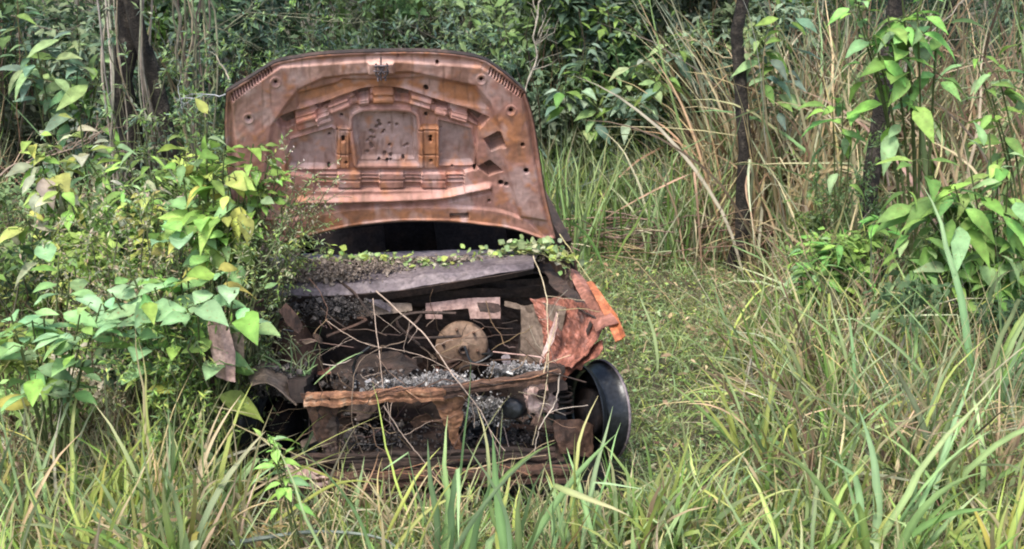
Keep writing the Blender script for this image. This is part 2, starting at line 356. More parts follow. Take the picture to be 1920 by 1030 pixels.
def sdl(pl, x=zx, y=zy):
    d = np.full(x.shape, 1e18); pl = np.array(pl, float)
    for i in range(1, len(pl)):
        ax, ay = pl[i]; bx, by = pl[i - 1]; ex, ey = bx - ax, by - ay; wx, wy = x - ax, y - ay
        tt = np.clip((wx * ex + wy * ey) / (ex * ex + ey * ey + 1e-9), 0, 1); d = np.minimum(d, (wx - ex * tt) ** 2 + (wy - ey * tt) ** 2)
    return np.sqrt(d)
def sm(sd, w): x = np.clip(.5 - sd / w, 0, 1); return x * x * (3 - 2 * x)
H = np.zeros(zx.shape)
ss = np.linspace(-1, 1, NX)[None]; tt_ = np.linspace(0, 1, NY)[:, None]
CRN = .05 * ss ** 2 + .03 * (1 - tt_) ** 6                                  # crown of the hood seen from inside
edge = sdp(np.vstack([T_, R_, B_[::-1], L_[::-1]])[::6]); H += .010 * sm(np.abs(edge + 8) - 7, 6)      # folded hem
H += .016 * sm(sdp([(90, 300), (110, 260), (340, 110), (850, 75), (1360, 110), (1560, 250), (1600, 420), (1690, 900), (1560, 880), (1480, 620), (1450, 420), (1400, 300), (1330, 215), (1000, 145), (700, 158), (560, 175), (430, 235), (360, 330), (300, 420), (270, 640), (330, 900), (150, 900)]), 26)
arch = cr([(322, 402), (345, 378), (410, 352), (510, 322), (590, 296), (710, 252), (800, 236), (920, 236), (1010, 252), (1120, 288), (1200, 312), (1300, 340), (1398, 385)], 60)
inner = np.vstack([arch, [(1350, 440), (1335, 560), (1345, 640), (1275, 660), (1275, 752), (520, 752), (515, 690), (365, 660), (385, 520)]])
H -= .022 * sm(sdp(inner), 9)
arch2 = arch + np.array([0, 62]); H += .009 * sm(sdl(arch2[3:-3]) - 12, 12); H += .007 * sm(sdl((arch + np.array([0, 30]))[6:-6]) - 7, 8)
cwin = cr([(735, 628), (708, 420), (730, 374), (790, 360), (950, 360), (1015, 374), (1036, 420), (1044, 628)], 50)
H += .014 * sm(sdl(np.vstack([cwin, cwin[:1]])) - 22, 12)
H -= .020 * sm(sdp(cwin), 10)
for w in ([(395, 505), (600, 445), (620, 460), (625, 650), (380, 650)], [(1148, 405), (1310, 448), (1328, 560), (1325, 628), (1150, 632)]):
    H += .008 * sm(np.abs(sdp(w)) - 9, 9); H -= .014 * sm(sdp(w), 9)
for x0, x1 in ((634, 690), (1058, 1148)):
    H += .012 * sm(sdp([(x0, 442), (x1, 442), (x1, 650), (x0, 650)]), 9)
    for yy in (456, 580): H -= .012 * sm(sdl([(x0 - 14, yy), (x1 + 14, yy)]) - 2.5, 4)
    for xx in (x0 + 14, x1 - 14): H -= .006 * sm(sdl([(xx, 450), (xx, 650)]) - 1.5, 4)
for bx, by, bw, bh, rt in ((475, 405, 58, 38, -18), (640, 330, 55, 22, -22), (765, 300, 28, 28, -8), (865, 285, 52, 34, 0), (1055, 305, 55, 24, 16), (1160, 350, 30, 30, 16), (1250, 385, 44, 24, 16), (560, 400, 38, 22, -20)):
    c, s_ = math.cos(rad(rt)), math.sin(rad(rt)); q = [(bx + a * bw * c - b * bh * s_, by + a * bw * s_ + b * bh * c) for a, b in ((-1, -1), (1, -1), (1, 1), (-1, 1))]
    H += .016 * sm(sdp(q), 8); H -= .005 * sm(sdl([(bx - bw * c, by - bw * s_), (bx + bw * c, by + bw * s_)]) - 2, 5)
for x0, x1 in ((630, 752), (842, 972), (1057, 1186)):
    for y0, y1 in ((668, 704), (708, 746)): H += .018 * sm(sdp([(x0, y0), (x1 - 4, y0), (x1, y1), (x0 + 2, y1)]), 7)
for x0, x1 in ((752, 842), (972, 1057), (1186, 1272), (530, 630)):
    for yy in (678, 694, 716): H += .011 * sm(sdl([(x0, yy), (x1, yy)]) - 4, 6)
cre = cr([(430, 800), (560, 800), (900, 792), (1150, 778), (1290, 750), (1400, 728)], 40)
H += .020 * sm(sdl(cre) - 12, 26); H -= .014 * sm(sdl(cre + np.array([4, 30])) - 8, 18)
H += .010 * sm(sdp(np.vstack([cr([(330, 905), (700, 842), (1000, 826), (1400, 842), (1600, 900)], 30), [(1680, 990), (1500, 930), (1200, 895), (950, 893), (700, 918), (370, 995)]])), 14)
H -= .012 * sm(sdp([(430, 262), (640, 205), (660, 190), (860, 190), (1060, 178), (1320, 225), (1400, 330), (1200, 300), (1000, 236), (700, 240), (500, 310), (430, 330)]), 24)
H += .010 * sm(sdp([(785, 92), (915, 92), (918, 160), (790, 160)]), 10)
pockets = [[(318, 402), (345, 374), (410, 356), (420, 425), (372, 446), (345, 434)], [(508, 328), (590, 296), (592, 318), (545, 350)], [(706, 260), (798, 238), (795, 282), (735, 298)],
           [(916, 238), (1008, 250), (1002, 300), (930, 296)], [(1120, 288), (1208, 314), (1200, 345), (1128, 330)], [(1298, 338), (1400, 382), (1352, 432), (1296, 382)],
           [(1376, 492), (1458, 450), (1484, 522), (1412, 552)], [(1346, 634), (1405, 600), (1468, 652), (1400, 676)], [(1202, 866), (1295, 862), (1295, 886), (1206, 888)]]
for pk in pockets:
    a_ = sm(sdp(pk), 7); H = H * (1 - a_) - .048 * a_
paint_slots = []
for xx, yy in [(x, y) for x, y in zip(np.linspace(98, 290, 15), np.linspace(272, 128, 15))]:
    a_ = sm(sdl([(xx - 5, yy - 12), (xx + 7, yy + 14)]) - 3, 4); H -= .018 * a_; paint_slots.append(a_)
for xx, yy in zip(np.linspace(1405, 1570, 13), np.linspace(140, 262, 13)): a_ = sm(sdl([(xx + 7, yy - 12), (xx - 6, yy + 12)]) - 3, 4); H -= .018 * a_; paint_slots.append(a_)
for cx, cy in ((317, 192), (180, 375), (1360, 178), (1510, 335)): H += .003 * sm(np.abs(np.hypot(zx - cx, zy - cy) - 24) - 4, 10)
holes = [(317, 192, 8), (180, 375, 8), (1360, 178, 9), (1137, 97, 7), (1510, 335, 9), (1570, 510, 8), (1588, 642, 11), (1462, 714, 11), (1490, 722, 8), (1402, 806, 6), (1080, 236, 9), (1086, 243, 9), (652, 385, 7),
         (1083, 380, 8), (660, 492, 8), (660, 505, 8), (1105, 490, 8), (1105, 506, 7), (675, 620, 6), (1108, 610, 7), (590, 492, 6), (588, 645, 8), (1328, 642, 8), (940, 64, 6), (1216, 640, 5)]
for k in range(26):
    a = (785 + 230 * rng.random() ** 1.4, 430 + 190 * rng.random()); holes.append((*a, rng.uniform(4, 8)))
for hx, hy, hr in holes: H -= .010 * sm(np.hypot(zx - hx, zy - hy) - hr - 2, 6)
nzv = np.array([noise.noise(Vector((a * .012, b * .012, 0))) + .5 * noise.noise(Vector((a * .04, b * .04, 3))) for a, b in zip(zx.ravel(), zy.ravel())]).reshape(zx.shape)
H *= 1.35; H += .0025 * nzv
# zones of bare orange rust on the pinkish scorched primer
base = np.array([.40, .205, .165]); orange = np.array([.45, .19, .085]); purple = np.array([.38, .26, .24]); pale = np.array([.56, .35, .29]); redr = np.array([.46, .160, .100])
colr = np.broadcast_to(base, zx.shape + (3,)).copy()
def paint(c, m): 
    global colr
    m = np.clip(m, 0, 1)[..., None]; colr = colr * (1 - m) + np.array(c) * m
def soft(poly, w=40, n=.8): return sm(sdp(poly) + nzv * w * n, w)
paint(pale, soft([(330, 100), (850, 60), (1370, 90), (1480, 200), (1300, 180), (1000, 130), (700, 150), (420, 190)], 50) * .7)
paint(orange, soft([(430, 250), (640, 200), (900, 190), (1330, 220), (1400, 340), (1300, 335), (1000, 240), (800, 232), (600, 290), (430, 300)], 30) * .85)
paint(orange, soft([(1400, 380), (1560, 370), (1600, 600), (1480, 590), (1350, 460)], 45) * .8)
paint(redr, soft([(420, 370), (540, 350), (560, 430), (400, 470)], 20) * .6)
paint(orange, soft([(628, 440), (695, 440), (695, 650), (628, 650)], 10) * .8); paint(orange, soft([(1050, 430), (1150, 430), (1150, 640), (1050, 640)], 10) * .9)
paint(orange, soft([(808, 240), (918, 240), (918, 320), (808, 320)], 10) * .8)
paint(redr, soft([(1057, 668), (1280, 660), (1280, 745), (1057, 745)], 18) * .5)
paint(purple, soft(cwin, 8, .2)); paint(purple, soft([(395, 505), (600, 445), (620, 460), (625, 650), (380, 650)], 14, .4) * .8); paint(purple * .9, soft([(1148, 405), (1310, 448), (1328, 560), (1325, 628), (1150, 632)], 14, .4))
paint(orange * .75, soft([(480, 850), (900, 835), (1250, 845), (1500, 890), (1500, 925), (1000, 895), (500, 960)], 30) * .8)
paint(purple, soft([(1480, 620), (1600, 620), (1700, 960), (1560, 880), (1470, 760)], 50) * .6)
paint(purple * .9, soft([(90, 280), (330, 120), (440, 200), (300, 330), (100, 420)], 60) * .35)
paint(np.array([.10, .05, .035]), sm(np.abs(edge) - 6, 8) * .7)
paint(np.array([.16, .10, .05]), soft([(380, 940), (560, 880), (560, 960), (380, 1000)], 40) * .6)
nz3 = np.array([noise.noise(Vector((a * .006 + 9, b * .006, 5))) + .6 * noise.noise(Vector((a * .02, b * .02, 8))) for a, b in zip(zx.ravel(), zy.ravel())]).reshape(zx.shape)
nz4 = np.array([noise.noise(Vector((a * .05, b * .012, 15))) for a, b in zip(zx.ravel(), zy.ravel())]).reshape(zx.shape)
paint(np.array([.22, .11, .075]), np.clip(nz3 * 3.0 - .3, 0, 1) * .6); paint(purple * 1.25, np.clip(-nz3 * 3.0 - .3, 0, 1) * .7); paint(np.array([.18, .10, .07]), np.clip(nz4 * 4 - .9, 0, 1) * .5)
paint(orange, np.clip(nzv * 2.2 - .45, 0, 1) * .6); paint(purple * .8, soft([(1385, 500), (1480, 530), (1500, 640), (1400, 640)], 30) * .6); paint(pale, soft([(780, 70), (920, 70), (920, 160), (785, 160)], 14) * .6); paint(orange * .6, soft([(925, 80), (1020, 90), (990, 165), (925, 150)], 40) * .6); paint(base * .6, np.clip(-nzv * 2.0 - .7, 0, 1) * .5)
for a_ in paint_slots: paint(np.array([.10, .055, .04]), a_ * .7)          # shade inside the slots, painted as a darker colour
vid = np.arange(NX * NY).reshape(NY, NX); Q = strip_faces(1, NY, NX)
qc = np.stack([(zx[:-1, :-1] + zx[1:, 1:]).ravel() / 2, (zy[:-1, :-1] + zy[1:, 1:]).ravel() / 2], 1); keep = np.ones(len(Q), bool)
for hx, hy, hr in holes: keep &= np.hypot(qc[:, 0] - hx, qc[:, 1] - hy) > hr
for pk in pockets:
    ctr = np.mean(pk, 0); keep &= sdp([ctr + (np.array(p) - ctr) * .80 + np.array([2, -4]) for p in pk], qc[:, 0], qc[:, 1]) > 0
hood = mesh_obj('hood', hoodpt(zx, zy, H, CRN).reshape(-1, 3), Q[keep][:, ::-1], M['hood'], car, colr.reshape(-1, 3))
hood['label'] = 'raised rusty hood showing its pressed inner frame'
hs = hoodpt(zx[::6, ::8], zy[::6, ::8], (-.018 - .05 * sm(edge + 60, 70))[::6, ::8], CRN[::6, ::8])
sheet('outer_skin', hs, M['hood_skin'], .003, parent=hood)
rimv = np.vstack([T_, R_, B_[::-1], L_[::-1]])[::7]
RC = np.concatenate([CRN[0], CRN[:, -1], CRN[-1, ::-1], CRN[::-1, 0]])[::7]
ra = hoodpt(rimv[:, 0], rimv[:, 1], np.full(len(RC), .012), RC); rb = hoodpt(rimv[:, 0], rimv[:, 1], np.full(len(RC), -.020), RC)
rg = np.stack([ra, rb]); rg = np.concatenate([rg, rg[:, :1]], 1); sheet('folded_edge', rg, M['rust_dark'], .004, parent=hood)
# latch striker at the top centre
def hp(x, y, h): return hoodpt(np.array(x, float), np.array(y, float), np.array(h, float), .03 if y < 300 else .045)
vb = VB()
for seg in ([(825, 90), (825, 150), (850, 165)], [(880, 88), (885, 140), (862, 165)], [(815, 100), (890, 100)], [(812, 128), (890, 132)], [(850, 60), (850, 175)], [(838, 110), (868, 142)], [(868, 108), (836, 146)], [(835, 160), (835, 178)], [(872, 158), (874, 178)]):
    q = np.array([hp(a, b, .030 + .01 * rng.random()) for a, b in seg]); tubes(vb, resample(q, 8)[None], .0042, (1, 1, 1), 6)
vb.build('hood_latch', M['grey_metal'], hood)
for xa in (200, 1690):
    q0 = hp(xa, 985, .05); beam('hinge', q0, q0 + np.array([0, .10, -.12]), .02, .045, M['rust_dark'], hood, 8, .002)

# ---- cabin shell behind the hood
def cp(x, y, z): return (x, y, z)
shl = []
def mir(rows): return [[(-p[0], p[1], p[2]) for p in r] for r in rows]
side = [[(.80, 1.15, .80), (.80, 2.3, .84), (.80, 3.5, .86)], [(.83, 1.15, .55), (.84, 2.3, .58), (.83, 3.6, .58)], [(.78, 1.2, .22), (.80, 2.3, .22), (.78, 3.5, .25)]]
for k_, sd_ in enumerate((side, mir(side))): sheet('body_side', loft(sd_, 24), M['rust_brown'], .01, .006, 3, 3 + k_)
roofg = [[(-.55, 1.75, 1.32), (0, 1.72, 1.38), (.55, 1.75, 1.32)], [(-.58, 2.4, 1.36), (0, 2.4, 1.42), (.58, 2.4, 1.36)], [(-.54, 3.2, 1.28), (0, 3.25, 1.34), (.54, 3.2, 1.28)]]
sheet('roof', loft(roofg, 24), M['rust_brown'], .006, .012, 3, 6)
for x in (-1, 1):
    for a, b in (((.76, 1.1, .86), (.58, 1.78, 1.32)), ((.79, 2.35, .84), (.60, 2.4, 1.35)), ((.78, 3.55, .86), (.56, 3.2, 1.28))):
        beam('pillar', (a[0] * x, a[1], a[2]), (b[0] * x, b[1], b[2]), .05, .06, M['rust_dark'], seed=x)
sheet('rear_panel', loft([[(-.76, 3.6, .88), (0, 3.7, .9), (.76, 3.6, .88)], [(-.78, 3.9, .55), (0, 4.02, .58), (.78, 3.9, .55)], [(-.74, 3.85, .12), (0, 3.95, .12), (.74, 3.85, .12)]], 20), M['rust_dark'], .006, .01, 3, 8)
sheet('cabin_floor', loft([[(-.76, .9, .2), (.76, .9, .2)], [(-.76, 3.8, .22), (.76, 3.8, .22)]], 12), M['shade_black'], .01, .01)
sheet('dashboard', loft([[(-.72, 1.30, .70), (0, 1.32, .72), (.72, 1.30, .66)], [(-.72, 1.45, .68), (.72, 1.45, .64)], [(-.72, 1.46, .4), (.72, 1.46, .4)]], 20), M['shade_black'], .01, .02, 6)
sheet('cabin_bulkhead', loft([[(-.74, 2.55, 1.3), (.74, 2.55, 1.3)], [(-.78, 2.6, .2), (.78, 2.6, .2)]], 14), M['shade_black'], .01, .02)
for x in (-.36, .36):
    st = beam('seat_frame', (x, 2.2, .30), (x, 2.45, .74), .05, .42, M['shade_black'], seg=10, channel=False, up=(1, 0, 0)); 

# ---- cowl, firewall and engine bay
cowl = loft([Kp([(512, 556, .66), (580, 557, .64), (644, 554, .63), (771, 541, .63), (929, 515, .64), (1000, 503, .66)]),
             Kp([(510, 536, .70), (644, 532, .68), (771, 521, .68), (929, 500, .68), (1000, 494, .70)]),
             Kp([(505, 500, .84), (644, 500, .84), (771, 492, .84), (929, 482, .84), (1010, 478, .84)]),
             Kp([(500, 478, 1.05), (644, 478, 1.05), (771, 474, 1.05), (929, 468, 1.05), (1020, 466, 1.05)])], 48, 25)
sheet('cowl_panel', cowl, M['grey_metal'], .004, .010, 5, 2)
sheet('cowl_lip', loft([Kp([(512, 557, .655), (644, 555, .625), (771, 543, .625), (929, 517, .635), (1000, 505, .655)]), Kp([(515, 566, .67), (644, 568, .65), (771, 556, .65), (929, 527, .66), (1000, 514, .67)])], 40, 5), M['rust_dark'], .004, .003, 8, 4)
FW = [Kp([(470, 560), (700, 548), (1040, 520)], .86), Kp([(470, 640), (760, 630), (1050, 610)], .90), Kp([(480, 760), (760, 760), (1050, 740)], .90)]
sheet('firewall', loft(FW, 40, 31), M['rust_dark'], .006, .035, 5, 5)
up_ = sheet('firewall_bracket', loft([Kp([(797, 568), (828, 566), (870, 560), (937, 558)], .70), Kp([(797, 584), (828, 583), (870, 580), (937, 578)], .69)], 26, 8), M['pink_metal'], .004, .004, 9, 1)
up_['label'] = 'pinkish plate above the brake booster'
sheet('firewall_bracket', loft([Kp([(796, 583), (829, 582)], .69), Kp([(798, 598), (829, 598)], .688)], 8, 5), M['pink_metal'], .005, .002, 9, 1)
sheet('firewall_bracket', loft([Kp([(878, 579), (938, 577)], .69), Kp([(882, 598), (938, 598)], .688)], 10, 5), M['pink_metal'], .005, .002, 9, 1)
pl = sheet('firewall_bracket', loft([Kp([(600, 577), (650, 570), (700, 566), (770, 570)], .68), Kp([(612, 597), (666, 596), (720, 590), (772, 584)], .67)], 24, 6), M['tan_metal'], .004, .006, 8, 3)
sheet('heat_shield', loft([Kp([(700, 560), (790, 552), (860, 546), (960, 540), (1010, 535)], .75), Kp([(700, 580), (790, 575), (860, 566), (960, 560), (1010, 556)], .78)], 30, 8), M['rust_dark'], .004, .012, 7, 9)
# brake booster
bc = K(867, 652, .70); bax = nrm(np.array([.05, -1, .06]))
bo = lathe('brake_booster', [(0, .020), (.012, .020), (.014, .036), (.022, .037), (.026, .020), (.036, .014), (.060, .012), (.085, .006), (.108, .004), (.118, -.006), (.124, -.014), (.126, -.02), (.124, -.03), (.118, -.034), (.10, -.07), (.05, -.09), (0, -.09)], bc, bax, M['booster_brown'], amp=.002)
lathe('pushrod_hole', [(0, .022), (.013, .022), (.013, .040), (.018, .041), (.021, .03), (.022, .016)], bc + np.array([-.003, -.002, -.005]), bax, M['rust_dark'], bo, 20)
for dx, dz in ((-.09, .03), (.06, .07), (.07, -.02), (-.02, .095)): lathe('stud', [(0, .012), (.007, .011), (.008, -.004)], bc + np.array([dx, -.012, dz]), bax, M['rust_brown'], bo, 10)
# strut towers
for (tx, ty, sgn, mt) in ((535, 615, -1, 'rust_brown'), (1010, 640, 1, 'rust_dark')):
    c = K(tx, ty, .68); st = lathe('strut_tower', [(.03, .10), (.075, .095), (.085, .06), (.09, .02), (.11, -.10), (.14, -.28)], c, (0.1 * sgn, -.12, 1), M[mt], amp=.012, seed=tx)
# grey inner wing panels
iw = sheet('inner_wing', loft([Kp([(975, 575, .60), (1020, 570, .5), (1060, 580, .36)]), Kp([(975, 640, .60), (1015, 640, .5), (1050, 650, .36)]), Kp([(978, 700, .6), (1010, 700, .5), (1045, 702, .33)])], 24, 20), M['tan_metal'], .004, .012, 6, 7)
iw2 = sheet('inner_wing', loft([Kp([(1000, 560, .55), (1050, 558, .45), (1100, 572, .30), (1128, 612, .18)]), Kp([(1010, 600, .5), (1055, 612, .38), (1095, 628, .24), (1120, 642, .14)]), Kp([(1020, 650, .45), (1045, 668, .34), (1070, 680, .22), (1098, 668, .14)]), Kp([(1018, 694, .4), (1030, 696, .32), (1052, 692, .22), (1070, 690, .14)])], 34, 30), M['wing_red'], .004, .016, 12, 11)
iw2['label'] = 'crumpled red-brown inner wing'
sheet('inner_wing', loft([Kp([(455, 600, .5), (500, 590, .6), (560, 590, .75)]), Kp([(455, 660, .5), (505, 655, .6), (560, 650, .75)]), Kp([(470, 720, .5), (510, 715, .6), (565, 715, .75)])], 24, 20), M['rust_dark'], .005, .02, 6, 13)
pf = [K(1000, 575, .42), K(1045, 588, .34), K(1030, 640, .33), K(1010, 700, .3)]
sheet('torn_flange', loft([Kp([(1042, 585, .30), (1028, 630, .30), (1010, 690, .28)]), Kp([(1046, 598, .28), (1038, 640, .29), (1024, 662, .28)])], 18, 5), M['pink_metal'], .003, .008, 9, 2)
# right front fender: two strips running back, bent outward
fr = sheet('front_fender', loft([Kp([(1064, 508, .80), (1088, 556, .50), (1112, 606, .20), (1118, 622, .10)]), Kp([(1072, 505, .82), (1100, 548, .50), (1128, 592, .20), (1136, 612, .10)]), Kp([(1084, 510, .84), (1112, 545, .52), (1146, 584, .22), (1160, 606, .10)])], 30, 13), M['rust_red'], .004, .003, 8, 3)
fr['label'] = 'peeled orange-red right fender strip'
sheet('fender_tip', loft([Kp([(1100, 530, .50), (1132, 590, .20), (1154, 642, .02)]), Kp([(1108, 528, .50), (1146, 588, .20), (1166, 636, .04)]), Kp([(1112, 530, .50), (1156, 590, .16), (1172, 630, .02)])], 24, 9), M['fender_orange'], .005, .002, 8, 3, parent=fr)
sheet('fender_flange', loft([Kp([(1062, 506, .80), (1085, 560, .50), (1110, 610, .20)]), Kp([(1056, 520, .79), (1074, 575, .50), (1100, 628, .2)])], 24, 6), M['rust_dark'], .004, .01, 8, 5, parent=fr)
sheet('bay_rail', loft([Kp([(1000, 500, .95), (1040, 540, .6), (1110, 600, .22)]), Kp([(1030, 498, .95), (1070, 540, .6), (1130, 606, .2)]), Kp([(1035, 520, .94), (1072, 566, .6), (1128, 622, .2)])], 26, 13), M['rust_dark'], .004, .02, 7, 21)
ar = sheet('wheel_arch', loft([Kp([(1030, 690, .30), (1062, 668, .26), (1098, 655, .22), (1128, 640, .16)]), Kp([(1034, 706, .26), (1064, 684, .22), (1098, 670, .18), (1130, 656, .12)]), Kp([(1040, 730, .24), (1062, 706, .20), (1092, 684, .15), (1122, 672, .11)])], 26, 14), M['wing_red'], .004, .010, 11, 31)
ar['label'] = 'red-brown torn edge of the right wheel arch'
beam('arch_strut', K(1120, 612, .2), K(1082, 690, .22), .025, .035, M['wing_red'], seg=18, amp=.008, sc=10, seed=33)
# left front fender remnant
lf = sheet('front_fender', loft([Kp([(388, 588, .12), (396, 650, .10), (405, 706, .08)]), Kp([(410, 592, .10), (420, 650, .07), (425, 714, .05)]), Kp([(428, 600, .10), (440, 660, .07), (441, 718, .05)])], 20, 11), M['pink_metal'], .004, .006, 8, 6)
lf['label'] = 'torn pinkish left fender strip'
sheet('fender_bracket', loft([Kp([(434, 624), (456, 622)], .14), Kp([(436, 673), (457, 674)], .14)], 8, 8), M['tan_metal'], .006, .004, 9, parent=lf)
sheet('fender_liner', loft([Kp([(380, 640, .35), (375, 720, .4), (380, 800, .45)]), Kp([(400, 640, .2), (398, 700, .2), (405, 760, .25)])], 18, 10), M['rust_brown'], .004, .015, 7, 9, parent=lf)
sheet('bay_rail', loft([Kp([(440, 600, .15), (470, 575, .45), (510, 555, .75)]), Kp([(470, 605, .15), (495, 582, .45), (530, 565, .75)]), Kp([(470, 635, .15), (495, 610, .45), (530, 590, .75)])], 26, 13), M['rust_dark'], .004, .02, 7, 23)
al = sheet('wheel_arch', loft([Kp([(462, 700, .30), (490, 678, .32), (530, 690, .34), (560, 730, .32)]), Kp([(466, 716, .16), (500, 706, .16), (535, 722, .16), (560, 752, .14)]), Kp([(470, 722, .06), (500, 716, .05), (530, 735, .05), (556, 762, .05)])], 26, 14), M['tan_metal'], .004, .012, 7, 4)
al['label'] = 'brownish curved left wheel arch'
# upper and lower front crossmembers, posts
xl = K(572, 752, .02); xm = K(835, 738, .03); xr = K(1052, 702, .04)
b1 = beam('upper_crossmember', xl, xm, .05, .046, M['rust_orange'], seg=60, amp=.016, sc=9, seed=1); b1['label'] = 'orange-brown left half of the bent crossmember'
b2 = beam('upper_crossmember', xm + np.array([-.01, .006, .004]), xr, .045, .040, M['rust_brown'], seg=50, amp=.009, sc=11, seed=4)
pz = beam('radiator_post', K(604, 745, .03), K(622, 892, .05), .04, .06, M['rust_dark'], seg=20, amp=.03, sc=9, seed=5, up=(1, 0, 0)); 
beam('radiator_post', K(836, 752, .05), K(866, 866, .12), .015, .04, M['rust_orange'], seg=30, amp=.018, sc=10, seed=6, up=(1, 0, 0))
beam('lower_crossmember', K(545, 905, 0), K(1085, 888, 0), .08, .05, M['rust_brown'], seg=60, amp=.014, sc=7, seed=7)
beam('lower_crossmember', K(560, 930, -.05), K(900, 940, -.05), .05, .035, M['rust_dark'], seg=50, amp=.016, sc=5, seed=8)
beam('bumper_beam', K(545, 862, .0), K(1040, 848, .06), .03, .035, M['rust_dark'], seg=40, amp=.014, sc=5, seed=9)
sheet('lower_valance', loft([Kp([(530, 860, .02), (570, 872, .0), (615, 890, -.02)]), Kp([(540, 905, -.02), (580, 915, -.04), (612, 910, -.05)])], 18, 8), M['pink_metal'], .004, .012, 8, 3)
sheet('undertray', loft([Kp([(610, 890, .05), (1060, 870, .05)]), [tuple(K(590, 880, .05) + np.array([0, .85, 0])), tuple(K(1060, 870, .05) + np.array([0, .85, 0]))]], 20, 12), M['rust_dark'], .006, .03, 6, 3)
for a_, b_ in (((560, 735, .08), (590, 700, .85)), ((1045, 712, .08), (1010, 690, .85))):
    beam('chassis_rail', K(*a_), K(*b_), .08, .10, M['rust_dark'], seg=16, amp=.01, seed=a_[0])
sheet('corner_gusset', loft([Kp([(562, 738, .02), (600, 742, .02), (640, 760, .03)]), Kp([(575, 775, .03), (600, 790, .03), (625, 792, .04)]), Kp([(596, 830, .05), (604, 834, .05), (612, 834, .05)])], 20, 16), M['rust_brown'], .005, .010, 11, 41)
sheet('corner_gusset', loft([Kp([(800, 742, .04), (840, 736, .03), (885, 730, .04)]), Kp([(822, 765, .04), (845, 770, .04), (868, 762, .05)]), Kp([(832, 800, .06), (848, 806, .06), (862, 800, .06)])], 20, 16), M['rust_orange'], .004, .012, 11, 43)
mats_ = ['rust_dark', 'rust_brown', 'rust_dark', 'tan_metal', 'black_metal', 'grey_metal', 'rust_red']
for k in range(46):      # small bent brackets and torn tabs hanging in the bay
    a, b, d_ = rng.uniform(470, 1050), rng.uniform(560, 860), rng.uniform(.12, .75)
    if 800 < a < 930 and 590 < b < 715: d_ = .8
    c = K(a, b, d_); u_ = nrm(rng.normal(size=3)) * rng.uniform(.02, .075); v_ = nrm(np.cross(u_, rng.normal(size=3))) * rng.uniform(.008, .03)
    sheet('bent_bracket', loft([[tuple(c - u_ - v_), tuple(c - v_ * 1.3), tuple(c + u_ - v_)], [tuple(c - u_ + v_), tuple(c + v_ + np.cross(u_, v_) * 9), tuple(c + u_ + v_ * .6)]], 9, 5), M[mats_[k % 7]], .003, .008, 14, k)
for k in range(14):
    a, b, d_ = rng.uniform(500, 1020), rng.uniform(600, 840), rng.uniform(.25, .7); c = K(a, b, d_); q = [c]
    for _ in range(3): q.append(q[-1] + rng.normal(0, 1, 3) * np.array([.09, .05, .05]))
    tubepart('burnt_hose', cr(np.array(q), 14), rng.uniform(.005, .012), M[['black_metal', 'rust_dark', 'rust_brown'][k % 3]], sides=6)
# steering rack, suspension, burnt lumps
junk('engine_remains', K(700, 715, .45), (.20, .16, .09), M['rust_dark'], seed=3)
junk('gearbox_remains', K(910, 790, .42), (.13, .14, .10), M['black_metal'], seed=9)
kn = junk('steering_knuckle', K(1012, 748, .16), (.065, .06, .055), M['pink_metal'], seed=12, amp=.5)
lathe('bore', [(0, -.01), (.016, -.01), (.016, .014), (.024, .016), (.026, -.02)], K(1018, 742, .09), (.1, -1, .2), M['rust_dark'], kn, 18)
lathe('drive_motor', [(0, .05), (.04, .05), (.048, .04), (.05, 0), (.05, -.10), (.04, -.12), (0, -.12)], K(965, 765, .12), (-.4, -.8, .2), M['black_metal'], amp=.006)
sheet('control_arm', loft([Kp([(1040, 790, .12), (1080, 785, .14), (1110, 800, .18)]), Kp([(1040, 822, .1), (1080, 828, .12), (1112, 836, .16)]), Kp([(1046, 850, .10), (1085, 858, .12), (1108, 860, .16)])], 20, 14), M['rust_brown'], .012, .016, 9, 8)
tubepart('steering_rod', Kp([(640, 780, .5), (820, 790, .45), (980, 800, .3), (1075, 815, .22)]), .011, M['rust_brown'])
tubepart('coil_spring', [K(1052, 730, .2) + np.array([.045 * math.cos(a), .045 * math.sin(a), -a * .0042]) for a in np.linspace(0, 26, 90)], .006, M['rust_dark'])
tubepart('brake_pipe', Kp([(925, 660, .6), (960, 664, .5), (1000, 668, .42), (1022, 672, .4)]), .004, M['pink_metal'])
tubepart('brake_pipe', Kp([(925, 676, .6), (960, 674, .5), (1000, 680, .42), (1020, 690, .4)]), .004, M['rust_brown'])
tubepart('wiring_loom', Kp([(520, 600, .5), (545, 596, .45), (562, 606, .42), (550, 622, .4), (530, 618, .4), (525, 640, .4)]), .006, M['black_metal'])
tubepart('wiring_loom', Kp([(694, 650, .3), (670, 668, .3), (662, 690, .3), (668, 715, .28), (660, 740, .2)]), .007, M['black_metal'])
tubepart('bonnet_stay', Kp([(545, 470, .9), (600, 500, .8), (664, 548, .62), (700, 598, .5)]), .006, M['rust_dark'])
